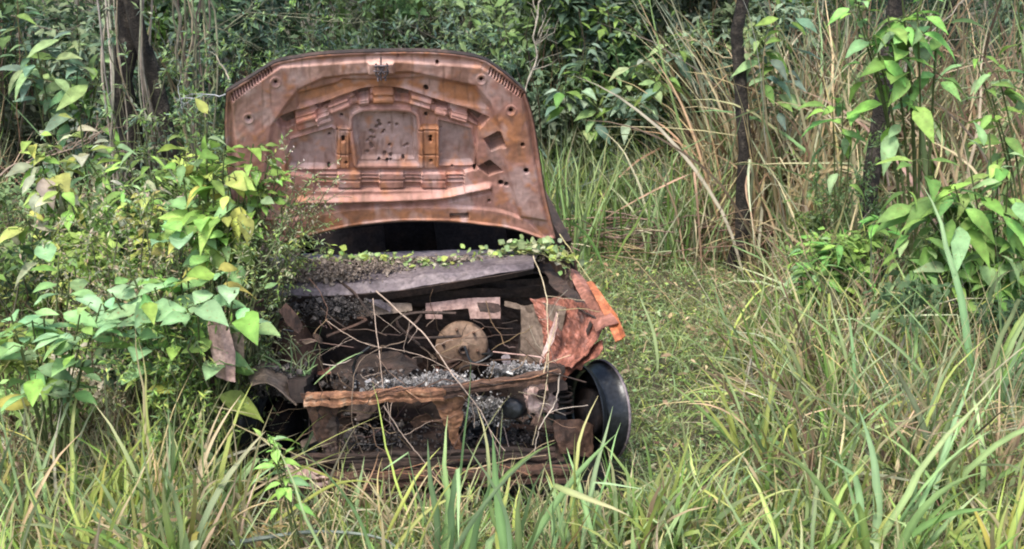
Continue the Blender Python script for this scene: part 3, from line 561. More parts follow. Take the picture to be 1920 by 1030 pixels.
# wheels: bare burnt steel rims
def wheel(center, ax, R, mat, name='wheel', shine=True):
    w = lathe(name, [(a_, b_ * .72) for a_, b_ in [(R * 1.04, .10), (R * 1.045, .094), (R, .085), (R * .985, .06), (R * .90, .045), (R * .89, .02), (R * .97, -.04), (R * .985, -.075), (R * 1.03, -.085), (R * 1.04, -.092), (R * 1.01, -.094), (R * .97, -.08), (R * .95, -.04), (R * .86, .02), (R * .88, .045), (R * .95, .062), (R * .97, .088), (R * 1.04, .10)]], center, ax, mat, n=72)
    d = lathe('rim_disc', [(.03, -.03), (.05, -.03), (.06, -.02), (.10, -.035), (R * .75, -.03), (R * .87, -.02), (R * .87, -.028), (R * .74, -.04), (.1, -.045), (.05, -.04), (.03, -.04)], center, ax, M['black_metal'], w, 40)
    h = lathe('brake_drum', [(0, .05), (.05, .05), (.06, .03), (.105, .03), (.11, .02), (.11, -.03), (0, -.03)], center, ax, M['shade_black'], w, 32, amp=.004)
    return w
view = nrm(CR.T @ (CAMP - (CAR_O + CR @ K(1118, 775, .28))))
inn = nrm(np.array([-1, 0, 0]) * .90 + view * .40)
WC = K(1108, 772, .26)
wr = wheel(WC, inn, .218, M['black_metal']); wr['label'] = 'bare black right front rim, turned outward'
lathe('lit_rim_lip', [(.2260, -.058), (.2305, -.062), (.2315, -.068), (.2270, -.070)], WC, inn, M['grey_metal'], wr, 72)  # paler ring, its colour stands in for light on the rim edge
wl = wheel(K(528, 795, .40), nrm(np.array([.75, -.55, .1])), .205, M['black_metal']); wl['label'] = 'left front rim sunk in shadow under the arch'
for x in (-.72, .72): wheel((x, 3.1, .18), (-np.sign(x), 0, .05), .205, M['black_metal'])

for k in range(20):      # splinters of rusted sheet and wire lying over the crossmembers
    t_ = rng.random(); lo = rng.random() < .5
    c = K(580 + 460 * t_, (750 - 45 * t_) if not lo else 892 - 10 * t_, -.01 if not lo else -.06); q = np.array([c, c + np.array([rng.uniform(.03, .12), rng.uniform(-.03, .03), rng.uniform(-.02, .03)]), c + np.array([rng.uniform(.12, .25), 0, rng.uniform(-.05, .03)])])
    tubepart('rusted_wire', q, rng.uniform(.002, .005), M[['rust_brown', 'rust_orange', 'rust_dark'][k % 3]], sides=5)
# rubble of melted aluminium and glass lying in the bay
def rubble(name, label, boxes, n, mat, cat='rubble'):
    vs = []; qs = []; k = 0
    q0 = np.array([[0, 1, 3, 2], [4, 6, 7, 5], [0, 4, 5, 1], [2, 3, 7, 6], [0, 2, 6, 4], [1, 5, 7, 3]])
    c0 = np.array([[a, b, c] for a in (-1, 1) for b in (-1, 1) for c in (-1, 1)], float)
    for i in range(n):
        b = boxes[rng.integers(len(boxes))]; a, bb, dd = b
        u, v = rng.normal(.5, .26, 2); c = K(a[0] + (bb[0] - a[0]) * u, a[1] + (bb[1] - a[1]) * v, dd + rng.uniform(-.05, .05)); c = CR @ c + CAR_O
        s = rng.uniform(.0012, .0052, 3) * (1 + 1.6 * (rng.random() < .08)); q, _ = np.linalg.qr(rng.normal(size=(3, 3)))
        vs.append((c0 * s * rng.uniform(.6, 1.3, (8, 3))) @ q + c); qs.append(q0 + k); k += 8
    o = mesh_obj(name, np.concatenate(vs), np.concatenate(qs), mat, smooth=False); tag(o, label, cat, kind='stuff')
rubble('rubble', 'pale broken scraps heaped along the upper crossmember', [((700, 712), (870, 736), .14), ((790, 700), (870, 725), .2), ((925, 685), (1010, 705), .16), ((870, 748), (978, 790), .2)], 4600, M['alu'])
rubble('cinders', 'dark cinders and scraps on the floor of the engine bay', [((620, 790), (830, 890), .3), ((640, 700), (800, 730), .35), ((860, 800), (1040, 870), .3), ((560, 560), (680, 600), .6), ((480, 690), (560, 740), .3)], 5000, M['cinder'])
rubble('litter', 'dry leaf litter and flakes lying on the grey cowl panel', [((520, 484), (900, 500), .86), ((540, 492), (780, 512), .78), ((560, 500), (700, 530), .72), ((640, 484), (800, 494), .9), ((780, 482), (1000, 494), .84), ((520, 500), (620, 540), .72)], 4500, M['litter'])

# ================================================================ VEGETATION
def rp(n, x0, x1, y0, y1): return rng.uniform(x0, x1, n), rng.uniform(y0, y1, n)
def projx(p):
    d = p - CAMP; z = d @ _f; return 960 + F * d[..., 0] / z, 515 - F * (d @ _u) / z
def stuff(vb, name, mat, label, cat): return tag(vb.build(name, mat), label, cat, kind='stuff')
carx = lambda y: -.30 - .105 * (y - 5.3)
def outside_car(x, y, m=0.0): return (y < 5.25 - m) | (y > 9.2) | (np.abs(x - carx(y)) > .86 + m)

# mown patch: short creeping weeds
vb = VB(); n = 75000; x, y = rp(n, -1.0, 3.6, 4.7, 11.0); k = outside_car(x, y); x, y = x[k], y[k]; n = len(x)
pn = np.sin(x * 3.1 + 1) * np.sin(y * 2.3) + .6 * np.sin(x * 7.7 + y * 5.1)
c = pick(n, [GREEN, SAGE, YGRN, (.20, .27, .11)], [3, 5, 2, 4]) * (1 + .14 * pn[:, None]); dm = (rng.random(n) < .08 + .14 * np.clip(-pn, 0, 1.5) + .3 * np.clip((y - 9.2) / 1.2, 0, 1))[:, None]; c = np.where(dm, pick(n, [STRAW, (.27, .2, .13), PALE], [3, 2, 2]), c)
blades(vb, onground(x, y), rng.uniform(0, 6.28, n), rng.uniform(.03, .11, n) * (1 + 1.1 * (rng.random(n) < .12)) * (1 + .3 * pn), rng.uniform(.003, .010, n), rng.uniform(.1, 1.4, n), rng.uniform(0, 1.2, n), c, k=3, tip=STRAW)
n = 12000; x, y = rp(n, -1.0, 3.6, 4.7, 11.0); k = outside_car(x, y); x, y = x[k], y[k]; n = len(x); a = rng.uniform(0, 6.28, n)
p = onground(x, y); p[:, 2] += rng.uniform(.01, .09, n)
leaves(vb, p, np.stack([np.cos(a), np.sin(a), rng.uniform(-.2, .6, n)], 1), np.tile([0, -.2, 1.], (n, 1)) + rng.normal(0, .3, (n, 3)), rng.uniform(.015, .045, n), rng.uniform(.008, .02, n), pick(n, [GREEN, SAGE, (.2, .27, .13), YGRN], [2, 4, 3, 2], .25), .3, .2, 2)
n = 1300; x, y = rp(n, -.2, 3.2, 4.8, 11.0); k = outside_car(x, y); x, y = x[k], y[k]; n = len(x); a = rng.uniform(0, 6.28, n); p = onground(x, y); p[:, 2] += rng.uniform(.02, .08, n); L = rng.uniform(.025, .08, n)
leaves(vb, p, np.stack([np.cos(a), np.sin(a), rng.uniform(-.2, .3, n)], 1), np.tile([0, -.2, 1.], (n, 1)) + rng.normal(0, .4, (n, 3)), L, L * .4, pick(n, [STRAW, BROWN, (.28, .20, .12), PALE], [2, 2, 3, 1], .25), .4, .3, 1)
stuff(vb, 'short_grass', M['grass'], 'low trodden grass and creeping weeds between the car and the tall grass', 'grass')

# rough grass: foreground and right side, everywhere
def meadow(name, label, zones, mat='grass', cat='grass'):
    vb = VB()
    for (n, x0, x1, y0, y1, l0, l1, w0, w1, le, cu, pal, wts, *rest) in zones:
        x, y = rp(n, x0, x1, y0, y1)
        ncl = max(3, n // 45); cx, cy = rp(ncl, x0, x1, y0, y1); j = rng.integers(0, ncl, n); cl = rng.random(n) < .75
        x = np.where(cl, cx[j] + rng.normal(0, .07, n), x); y = np.where(cl, cy[j] + rng.normal(0, .07, n), y)
        hs_ = rng.uniform(.7, 1.2, ncl)[j]; ca = rng.normal(0, .24, (ncl, 1))[j]
        k = outside_car(x, y, .0)
        if rest: k &= rest[0](x, y)
        az = rng.uniform(0, 6.28, n)
        c = pick(n, pal, wts) * (1 + ca)
        blades(vb, onground(x, y)[k], az[k], (rng.uniform(l0, l1, n) * hs_)[k], rng.uniform(w0, w1, n)[k], np.abs(rng.normal(0, le, n))[k], np.abs(rng.normal(cu * .5, cu * .6, n))[k], c[k], k=7, tip=STRAW, kink=.28)
    return stuff(vb, name, M[mat], label, cat)
front_ok = lambda x, y: (x < -1.25) | (x > .45) | (rng.random(len(x)) < .45) 
meadow('foreground_grass', 'rough mixed green and dry grass across the front edge of the picture', [
    (3600, -2.4, 2.6, 4.2, 5.25, .15, .36, .007, .020, .4, 1.1, [GREEN, YGRN, SAGE, STRAW, BROWN], [3, 3, 4, 2, .8]),
    (2600, -2.4, 2.6, 4.3, 5.2, .10, .45, .002, .004, .9, .9, [STRAW, PALE, BROWN], [3, 2, 1]),
    (700, -2.4, -1.15, 4.3, 5.6, .3, .65, .010, .030, .3, 1.0, [GREEN, YGRN, SAGE, STRAW, YEL], [3, 2.5, 3, 2, .5]),
    (600, .5, 2.4, 4.3, 5.4, .25, .50, .010, .030, .35, 1.0, [GREEN, YGRN, SAGE, STRAW], [3, 3, 3, 1]),
    (900, -.95, .6, 4.75, 5.22, .12, .36, .005, .014, .4, 1.1, [GREEN, YGRN, SAGE, STRAW, BROWN], [3, 2, 3, 2.5, 1]),
])
meadow('tall_grass', 'tangle of tall green and straw grass filling the right side', [
    (2100, 1.15, 3.4, 5.2, 7.2, .30, .75, .008, .024, .55, 1.1, [GREEN, YGRN, SAGE, STRAW, BROWN, PALE], [3, 3, 3, 3, 2, 1.5], lambda x, y: x > 1.05 + .35 * np.sin(y * 3) ** 2),
    (1900, 1.7, 3.6, 7.0, 9.2, .5, 1.0, .008, .026, .45, 1.1, [GREEN, YGRN, SAGE, STRAW, BROWN, PALE], [2.5, 2, 3, 4, 3, 2]),
    (2600, 1.2, 3.4, 5.2, 8.0, .3, .9, .002, .005, .9, 1.0, [STRAW, PALE, BROWN], [3, 2, 2]),
])
meadow('dry_reeds', 'wall of dry drooping reeds and grass behind the clearing', [
    (2200, .15, 1.5, 10.0, 10.7, .35, .95, .008, .018, .18, .7, [GREEN, SAGE, BLUEG, PALE, YGRN], [3, 3, 2, 1, 1]),
    (2000, 1.5, 4.9, 10.1, 11.2, 1.0, 2.4, .010, .032, .15, 1.3, [STRAW, BROWN, PALE, SAGE, GREEN, (.30, .20, .12)], [3, 3, 2, 2.5, 1, 3]),
    (1100, 2.4, 5.2, 9.5, 10.6, .8, 1.9, .010, .030, .28, 1.2, [STRAW, BROWN, PALE, SAGE, GREEN], [2, 2.5, 1.5, 3, 3]),
    (1500, -5.0, 5.5, 11.4, 13.5, 1.0, 2.4, .010, .022, .25, .9, [BROWN, SAGE, DEEP, BLUEG, STRAW], [2, 3, 2, 3, 1]),
])
meadow('left_grass', 'dry and green grass tangled beside the left flank of the car', [
    (2400, -3.6, -1.2, 5.3, 8.0, .25, .6, .005, .014, .5, 1.1, [GREEN, SAGE, STRAW, BROWN, PALE], [3, 3, 3, 1.5, 1.5]),
    (2400, -4.8, -1.3, 8.0, 11.0, .4, 1.1, .006, .016, .4, 1.1, [GREEN, SAGE, DEEP, STRAW, BROWN], [3, 3, 2, 2, 2]),
    (2600, -3.2, -1.15, 5.2, 7.2, .3, .8, .002, .004, .8, .9, [STRAW, PALE, BROWN], [2, 3, 2]),
])

# fallen cane litter in front of the reed wall
vb = VB(); n = 420; x, y = rp(n, .2, 2.9, 9.5, 10.6); p0 = onground(x, y); p0[:, 2] += rng.uniform(.02, .3, n)
a = rng.uniform(0, 6.28, n); L = rng.uniform(.2, .9, n); p1 = p0 + np.stack([np.cos(a) * L, np.sin(a) * L * .5, rng.uniform(-.15, .35, n) * L], 1); p1[:, 2] = np.maximum(p1[:, 2], .02)
tubes(vb, curve(p0, p1, 5, -.03, .02), .004, pick(n, [STRAW, BROWN, (.24, .17, .14), PALE], [1, 2, 3, 1]), 4)
stuff(vb, 'cane_litter', M['dry'], 'brown heap of fallen canes at the foot of the reed wall', 'dead canes')

# small-leaved thicket behind everything
def thicket(name, label, n, box, hfun, sz, pal, wts, cat='undergrowth', ncl=160, cr_=.28):
    vb = VB(); x0, x1, y0, y1 = box
    cx, cy = rp(ncl, x0, x1, y0, y1); cz = gz(cx, cy) + rng.random(ncl) ** .8 * hfun(cx, cy)
    cc = pick(ncl, pal, wts, .25); j = rng.integers(0, ncl, n); d = nrm(rng.normal(size=(n, 3))) * (rng.random(n) ** .45)[:, None] * cr_ * rng.uniform(.6, 1.4, ncl)[j][:, None] * np.array([1.15, .9, .8])
    p = np.stack([cx, cy, cz], 1)[j] + d; p[:, 2] = np.maximum(p[:, 2], gz(p[:, 0], p[:, 1]) + .02)
    a = rng.uniform(0, 6.28, n); L = rng.uniform(sz * .6, sz * 1.5, n)
    leaves(vb, p, np.stack([np.cos(a), np.sin(a), rng.uniform(-.8, .4, n)], 1), np.tile([0, -.35, 1.], (n, 1)) + rng.normal(0, .35, (n, 3)), L, L * rng.uniform(.28, .5, n), cc[j] * rng.uniform(.75, 1.3, (n, 1)), .3, .2, 2)
    k = ncl * 2; j = rng.integers(0, ncl, k); q = np.stack([cx, cy, cz], 1)[j] + rng.normal(0, cr_ * .7, (k, 3)); b = onground(cx[j], cy[j])
    tubes(vb, curve(b, q, 7, -.03, .03), rng.uniform(.003, .008, k)[:, None] * np.linspace(1, .4, 7), pick(k, [BROWN, (.1, .08, .06), (.25, .22, .17)], [2, 2, 1]), 4)
    return stuff(vb, name, M['leaf'], label, cat)
thicket('background_thicket', 'dense dark thicket of small leaves and twigs across the back', 60000, (-6.5, 1.8, 11.0, 14.0), lambda x, y: 2.6 + 0 * x, .10, [DEEP, BLUEG, GREEN, SAGE, (.16, .19, .13)], [2, 3, 2, 3, 1.5], ncl=330, cr_=.36)
thicket('background_thicket', 'lit mid-green shrubs between the hood and the slender trunk', 22000, (.2, 2.3, 10.9, 11.6), lambda x, y: 2.2 + 0 * x, .10, [BLUEG, GREEN, SAGE, (.24, .32, .21), (.20, .26, .18)], [3, 1.5, 3, 3, 2], ncl=110, cr_=.26)
thicket('background_thicket', 'dim leafy thicket above and behind the dry reeds', 26000, (1.6, 7.5, 12.0, 15.0), lambda x, y: 2.9 + 0 * x, .10, [DEEP, BLUEG, GREEN, SAGE], [3, 3, 2, 2], ncl=170, cr_=.38)
thicket('background_thicket', 'far dark forest understorey closing the view', 30000, (-9, 9, 15.5, 19), lambda x, y: 4.2 + 0 * x, .17, [DEEP, BLUEG, GREEN], [3, 2, 1], ncl=170, cr_=.75)
thicket('low_weeds', 'small leaved weeds under the big leaves at the left', 26000, (-3.8, -1.3, 5.4, 8.4), lambda x, y: .35 + .55 * np.clip(y - 5.4, 0, 1.2), .06, [GREEN, SAGE, YGRN, DEEP, PALE, LIME], [3, 3, 2, 1.5, 1, 1.5], 'weeds', 170, .17)
thicket('low_weeds', 'olive and brown tiny weeds behind the big leaves at the left', 22000, (-4.2, -1.4, 6.2, 9.0), lambda x, y: .6 + .2 * np.sin(x * 3), .03, [YGRN, BROWN, (.28, .23, .16), SAGE, STRAW], [2, 2, 3, 2, 1], 'weeds', 130, .2)
thicket('low_weeds', 'leafy weeds mixed into the tall grass at the right', 7000, (1.9, 3.6, 6.3, 8.6), lambda x, y: .7 + 0 * x, .07, [GREEN, SAGE, LIME, DEEP], [3, 2, 1.5, 2], 'weeds', 50, .15)

# ---- trees
def tree(name, label, base, top, r0, r1, crown_c, crown_r, nleaf, sz, cat='tree', group=None, limbs=5, vines=0, kind_col=DEEP):
    b = np.array([base[0], base[1], float(gz(base[0], base[1])) - .05]); t = empty(name, tuple(b)); tag(t, label, cat, group)
    vb = VB(); tp = np.array(top, float); c = curve(b, tp, 16, 0, .008)[0]
    rr = np.linspace(r0, r1, 16) * (1 + .25 * np.exp(-np.arange(16) * .9)); tubes(vb, c[None], rr[None], (1, 1, 1), 12)
    for _ in range(limbs):
        i = rng.integers(9, 16); e = c[i] + nrm(rng.normal(size=3) + np.array([0, 0, .6])) * crown_r * .8; tubes(vb, curve(c[i], e, 7, -.05, .02), np.linspace(r1 * .7, .006, 7)[None], (1, 1, 1), 6)
    vb.build('trunk', M['bark'], t, b)
    vb = VB(); n = nleaf; ncl = 40; cc = np.array(crown_c) + nrm(rng.normal(size=(ncl, 3))) * rng.random((ncl, 1)) ** .5 * crown_r * np.array([1, 1, .6]); j = rng.integers(0, ncl, n)
    p = cc[j] + nrm(rng.normal(size=(n, 3))) * rng.random((n, 1)) ** .5 * crown_r * .33; a = rng.uniform(0, 6.28, n); L = rng.uniform(sz * .7, sz * 1.3, n)
    leaves(vb, p, np.stack([np.cos(a), np.sin(a), rng.uniform(-.9, .2, n)], 1), np.tile([0, 0, 1.], (n, 1)) + rng.normal(0, .3, (n, 3)), L, L * .42, pick(n, [kind_col, GREEN], [3, 1]), .3, .2, 2)
    vb.build('crown', M['leaf'], t, b); return t
tb = P(255, 262, 8.9); tree('vine_covered_tree', 'thick dark tree trunk wrapped in pale vines at the upper left', (tb[0] - .07, 8.9), (tb[0] - .02, 9.0, 4.6), .085, .07, (tb[0], 9.2, 5.2), 1.5, 2500, .14)
tb = P(290, 262, 8.8); tree('forked_tree', 'leaning dark trunk hugging the right side of the vine covered trunk', (tb[0] + .06, 8.75), (tb[0] - .35, 9.1, 4.4), .06, .045, (tb[0] - .2, 9.3, 5.0), 1.2, 1500, .14)
tb = P(1374, 340, 9.6); tree('slender_tree', 'slender straight dark sapling trunk standing between the green bush and the reeds', (tb[0], 9.6), (tb[0] - .02, 9.6, 4.4), .052, .036, (tb[0], 10.8, 5.0), 1.1, 1500, .12)
tb = P(1632, 330, 8.7); tree('slender_tree', 'dark thin trunk behind the bright leaf sprays at the right', (tb[0], 8.7), (tb[0] + .06, 8.8, 4.4), .06, .05, (tb[0], 9.9, 5.0), 1.2, 1500, .12)
tb = P(1800, 300, 12.0); tree('forest_tree', 'shaded trunk at the far right behind the hanging grass', (tb[0], 12.5), (tb[0], 12.6, 5), .09, .06, (tb[0], 12.8, 5.2), 1.6, 2500, .14)
tb = P(900, 300, 15.0); tree('forest_tree', 'dim trunk deep in the thicket above the raised hood', (tb[0], 15.0), (tb[0], 15.2, 6), .12, .08, (tb[0], 15.4, 5.6), 2.0, 2500, .15)
# vines on the left tree
tb = P(250, 262, 8.9)
vb = VB()
for k in range(17):
    z = np.linspace(.2, 3.0, 22); ph = rng.uniform(0, 6.28); w = rng.uniform(-1.1, 1.1); rr = .10 + .08 * rng.random()
    ang = ph + w * z + .5 * np.sin(z * 3 + ph); c = np.stack([tb[0] + .05 * z / 4 + rr * np.cos(ang) * (1 + .3 * np.sin(z * 2 + k)), 8.9 + rr * np.sin(ang), z + gz(tb[0], 8.9)], 1)
    tubes(vb, c[None], rng.uniform(.004, .009), pick(1, [(.20, .18, .14), (.12, .10, .08), (.3, .28, .22)], [1, 1, 1]), 6)
tag(vb.build('climbing_vine', M['dry']), 'pale twisting vines climbing the thick trunk at the upper left', 'vine')
vb = VB()
for k in range(16):
    x = P(rng.uniform(325, 370), 200, 9.4)[0]; p0 = np.array([x, 9.4 + rng.uniform(-.1, .3), gz(x, 9.4)]); p1 = p0 + np.array([rng.uniform(-.25, .25), 0, rng.uniform(1.8, 3.0)]); tubes(vb, curve(p0, p1, 14, 0, .02), rng.uniform(.004, .011), pick(1, [(.28, .26, .18), (.16, .14, .10), (.35, .34, .2)], [1, 1, 1]), 5)
tag(vb.build('vine_curtain', M['dry']), 'curtain of thin pale vines right of the thick trunk', 'vine')

# bare pale branches and twigs in the thicket
def branchy(name, label, p0, p1, r, nsub, col, cat='branch', sag=-.03, sub=.4):
    vb = VB(); p0 = np.array(p0); p1 = np.array(p1); m = curve(p0, p1, 14, sag, .02)[0]; tubes(vb, m[None], np.linspace(r, r * .35, 14)[None], col, 6); L = np.linalg.norm(p1 - p0)
    for _ in range(nsub):
        i = rng.integers(3, 13); d = nrm(nrm(p1 - p0) + rng.normal(0, .7, 3)); e = m[i] + d * L * rng.uniform(.15, sub); q = curve(m[i], e, 8, -.02, .03); tubes(vb, q, np.linspace(r * .45, r * .15, 8)[None], col, 5)
        for _ in range(2):
            ii = rng.integers(3, 8); e2 = q[0, ii] + nrm(d + rng.normal(0, .8, 3)) * L * .12; tubes(vb, curve(q[0, ii], e2, 5, 0, .03), np.linspace(r * .2, r * .1, 5)[None], col, 4)
    return tag(vb.build(name, M['dry']), label, cat)
pb = (.30, .27, .22)
branchy('bare_branch', 'pale bare branch rising behind the right corner of the hood', P(985, 190, 10.2), P(1030, -40, 10.4), .011, 12, pb)
branchy('bare_branch', 'thin bare branch arching over the left part of the hood', P(330, 80, 9.6), P(640, 40, 9.9), .008, 16, (.24, .24, .15), sag=-.12)
branchy('bare_branch', 'curved tan twig reaching left from the slender trunk', P(1378, 110, 10.3), P(1265, 75, 10.2), .008, 5, (.38, .32, .2))
branchy('bare_branch', 'long thin pale twig slanting over the hanging dry grass', P(1640, 240, 9.2), P(1840, -20, 9.3), .008, 6, pb)
branchy('bare_branch', 'straight fallen stick leaning in front of the reed wall', P(1260, 430, 9.9), P(1398, 285, 10.1), .009, 2, (.28, .22, .19), sag=0)
branchy('bare_branch', 'bluish grey twigs beside the left corner of the hood', P(430, 175, 7.6), P(330, 190, 7.8), .005, 9, (.28, .29, .3))
branchy('bare_branch', 'thin leafless twig standing left of the hood top', P(428, 150, 7.8), P(400, 90, 7.9), .005, 3, (.3, .26, .2))
branchy('bare_branch', 'reddish brown dead brush in front of the reed wall, below the leaning stick', P(1180, 470, 9.7), P(1340, 400, 9.9), .008, 26, (.22, .14, .12), sag=-.04, sub=.6)
branchy('bare_branch', 'dry twig tangle at the left edge above the weeds', P(0, 330, 8.0), P(180, 250, 8.1), .008, 18, (.22, .17, .13), sub=.5)
for (a, b, lab) in (((20, 30), (300, 140), 'dim grey branches crossing the upper left corner'), ((560, -20), (800, 70), 'dim twigs in the thicket above the hood'), ((1180, 40), (1330, 200), 'dim crossing twigs left of the slender trunk')):
    branchy('bare_branch', lab, P(*a, 11.2), P(*b, 11.3), .009, 18, (.16, .14, .11), sub=.6)

# ---- broad-leaved plants
def broadleaf(name, label, base, whorls, pal, wts, cat='plant', ratio=.5, stem_r=.008, stemcol=(.10, .13, .05), droop=.35, dens=1.9, els=.22, group=None):
    """whorls: (point, leaf count, leaf length, up tilt)"""
    b = np.array([base[0], base[1], float(gz(base[0], base[1]))]); t = empty(name, tuple(b)); tag(t, label, cat, group)
    vs = VB(); vl = VB()
    for (c, n, L, tilt) in whorls:
        n = int(n * dens)
        c = np.array(c, float); mid = b * .45 + c * .55 + np.array([0, 0, .1 * np.linalg.norm(c - b)]); q = cr(np.array([b + rng.normal(0, .02, 3) * np.array([1, 1, 0]), mid, c]), 14)
        tubes(vs, q[None], np.linspace(stem_r, stem_r * .45, 14)[None], stemcol, 6)
        az = np.arange(n) * 2.4 + rng.uniform(0, 6.28) + rng.normal(0, .3, n); el = rng.normal(tilt, els, n); lv = rng.uniform(0, 1, n)
        d = np.stack([np.cos(az) * np.cos(el), np.sin(az) * np.cos(el), np.sin(el)], 1)
        p = c - nrm(c - mid) * (lv ** 1.5 * L * 2.2)[:, None] + rng.normal(0, L * .12, (n, 3)); pet = p + d * L * .22
        tubes(vs, np.stack([p, (p + pet) / 2 + np.array([0, 0, .01]), pet], 1), stem_r * .3, stemcol, 4)
        LL = L * rng.uniform(.6, 1.15, n) * (1 - .3 * (lv < .15))
        leaves(vl, pet, d, np.tile([0, -.30, 1.], (n, 1)) + rng.normal(0, .25, (n, 3)), LL, LL * ratio * rng.uniform(.85, 1.15, n), pick(n, pal, wts, .14), np.abs(rng.normal(droop, .18, n)), .3, 0, .035)
    vs.build('stem', M['leaf'], t, b); vl.build('foliage', M['leaf'], t, b); return t
PALA = [LIME, MINT, GREEN, YGRN, YEL]; WA = [3, 3, 2, 1, .3]
g = P(400, 560, 6.3)
broadleaf('leafy_bush', 'bright green bush with upright leaves covering the left corner of the hood', (-1.36, 5.75), [(P(420, 280, 5.72), 14, .19, .0), (P(365, 262, 5.8), 9, .17, .2), (P(475, 270, 5.72), 10, .15, .1), (P(400, 325, 5.7), 12, .18, -.3), (P(505, 300, 5.72), 9, .12, -.1), (P(450, 350, 5.65), 11, .16, -.5), (P(385, 225, 5.8), 4, .14, .9), (P(430, 400, 5.6), 10, .13, -.2), (P(340, 310, 5.8), 9, .15, -.1), (P(490, 360, 5.65), 10, .09, 0), (P(520, 330, 5.7), 9, .08, 0), (P(380, 380, 5.7), 10, .13, -.2), (P(430, 330, 5.62), 5, .2, -.9)], [LIME, YGRN, GREEN, MINT, YEL], [4, 2, 2.5, 1.5, .2], ratio=.48, dens=1.6)
broadleaf('large_leaved_weed', 'large pale green pointed leaves spreading over the left fender', (-1.35, 5.45), [(P(330, 470, 5.45), 8, .24, .15), (P(370, 560, 5.2), 8, .25, -.1), (P(440, 545, 5.25), 6, .20, -.1), (P(250, 520, 5.35), 8, .22, .1), (P(480, 540, 5.3), 4, .16, 0), (P(350, 500, 5.5), 5, .18, .4), (P(300, 590, 5.2), 6, .2, 0), (P(210, 550, 5.25), 8, .2, 0), (P(400, 500, 5.35), 9, .17, 0), (P(290, 540, 5.3), 9, .22, 0)], [(.22, .37, .18), LIME, (.2, .34, .13), YGRN, YEL], [4, 2, 3, 1, .15], ratio=.48, droop=.15, dens=1.25, els=.14)
broadleaf('large_leaved_weed', 'large pale leaves at the left edge beside the car, below the yellowing weeds', (-2.0, 5.4), [(P(130, 530, 5.5), 8, .25, .1), (P(60, 600, 5.3), 8, .22, 0), (P(40, 650, 5.2), 7, .2, -.1), (P(190, 570, 5.3), 7, .2, 0), (P(110, 480, 5.7), 4, .18, .3), (P(150, 640, 5.2), 7, .15, 0), (P(80, 560, 5.35), 9, .2, 0), (P(20, 590, 5.3), 8, .2, 0), (P(150, 590, 5.25), 8, .18, 0)], [(.22, .37, .18), LIME, (.2, .34, .13), GREEN, YEL], [4, 2, 3, 1.2, .15], ratio=.46, droop=.15, dens=1.15, els=.14)
broadleaf('yellowing_weed', 'weed with yellowish drooping leaves in front of the vine covered tree', (-2.25, 7.0), [(P(95, 290, 6.9), 9, .17, -.3), (P(150, 225, 7.1), 6, .16, .2), (P(80, 320, 6.8), 5, .18, -.8), (P(40, 400, 6.7), 6, .2, -.2), (P(60, 260, 6.9), 8, .15, 0), (P(110, 350, 6.7), 8, .15, -.2)], [YEL, YGRN, LIME, PALE], [.5, 3, 2, 2])
broadleaf('narrow_leaved_shrub', 'shrub with narrow drooping light leaves below the vine covered trunk', (-1.9, 7.3), [(P(215, 270, 7.3), 13, .19, .0), (P(270, 275, 7.3), 10, .18, -.1), (P(160, 290, 7.2), 9, .18, 0), (P(240, 300, 7.1), 8, .18, -.4), (P(190, 330, 7.0), 10, .16, -.2), (P(290, 330, 6.9), 10, .15, -.2), (P(240, 350, 6.9), 10, .16, 0), (P(330, 350, 6.6), 9, .14, 0)], [LIME, MINT, PALE, GREEN], [2, 2, 1.5, 2], ratio=.22, droop=.5)
broadleaf('narrow_leaved_shrub', 'greyish shrub with broad drooping leaves at the upper left corner', (-3.2, 9.4), [(P(70, 95, 9.2), 10, .30, -.1), (P(150, 60, 9.3), 10, .28, 0), (P(190, 120, 9.3), 8, .3, -.3), (P(30, 30, 9.4), 10, .26, 0), (P(120, 150, 9.3), 8, .26, -.6), (P(205, 40, 9.4), 7, .26, .1)], [SAGE, (.09, .16, .08), GREEN, BLUEG], [3, 3, 1, 2], ratio=.33)
broadleaf('yellowing_weed', 'low olive weed cluster between the two large-leaved plants at the left', (-1.9, 6.1), [(P(280, 365, 6.2), 14, .10, .1), (P(300, 400, 6.1), 14, .10, 0), (P(240, 380, 6.2), 12, .09, .1), (P(460, 470, 5.7), 14, .09, 0), (P(400, 430, 5.9), 12, .09, 0)], [YGRN, (.2, .2, .06), GREEN, YEL], [3, 3, 1, .8])
broadleaf('seedling', 'small bright green seedling in front of the left front wheel', (-.80, 4.62), [(P(512, 825, 4.62), 10, .085, .2), (P(512, 855, 4.6), 9, .10, -.1), (P(500, 812, 4.62), 4, .07, .9), (P(525, 840, 4.6), 6, .08, .1)], [LIME, (.22, .4, .1), MINT], [3, 2, 1], ratio=.4, stem_r=.004, dens=1.2)
broadleaf('tall_broadleaf_plant', 'tall plant with glossy bright leaves touching the top edge, right of the slender trunk', (2.55, 8.0), [(P(1665, 30, 7.7), 12, .26, .0), (P(1700, 60, 7.7), 8, .24, -.4), (P(1610, 30, 7.8), 7, .2, .1), (P(1760, 5, 7.8), 8, .24, 0), (P(1690, -20, 7.7), 8, .24, .2), (P(1640, 70, 7.65), 8, .24, -.5), (P(1720, 20, 7.6), 9, .25, -.1), (P(1610, 10, 7.7), 8, .22, 0)], [LIME, (.17, .33, .09), MINT, GREEN], [3, 3, 2, 1], ratio=.42, stem_r=.012, dens=1.15)
broadleaf('tall_broadleaf_plant', 'short plant with a few hanging bright leaves in front of the second dark trunk', (2.05, 8.1), [(P(1580, 190, 8.0), 8, .22, -.3), (P(1560, 175, 8.0), 5, .18, .2), (P(1600, 215, 8.0), 4, .2, -.9)], [LIME, (.17, .33, .09), MINT], [3, 3, 2], ratio=.45, stem_r=.008, dens=1.15)
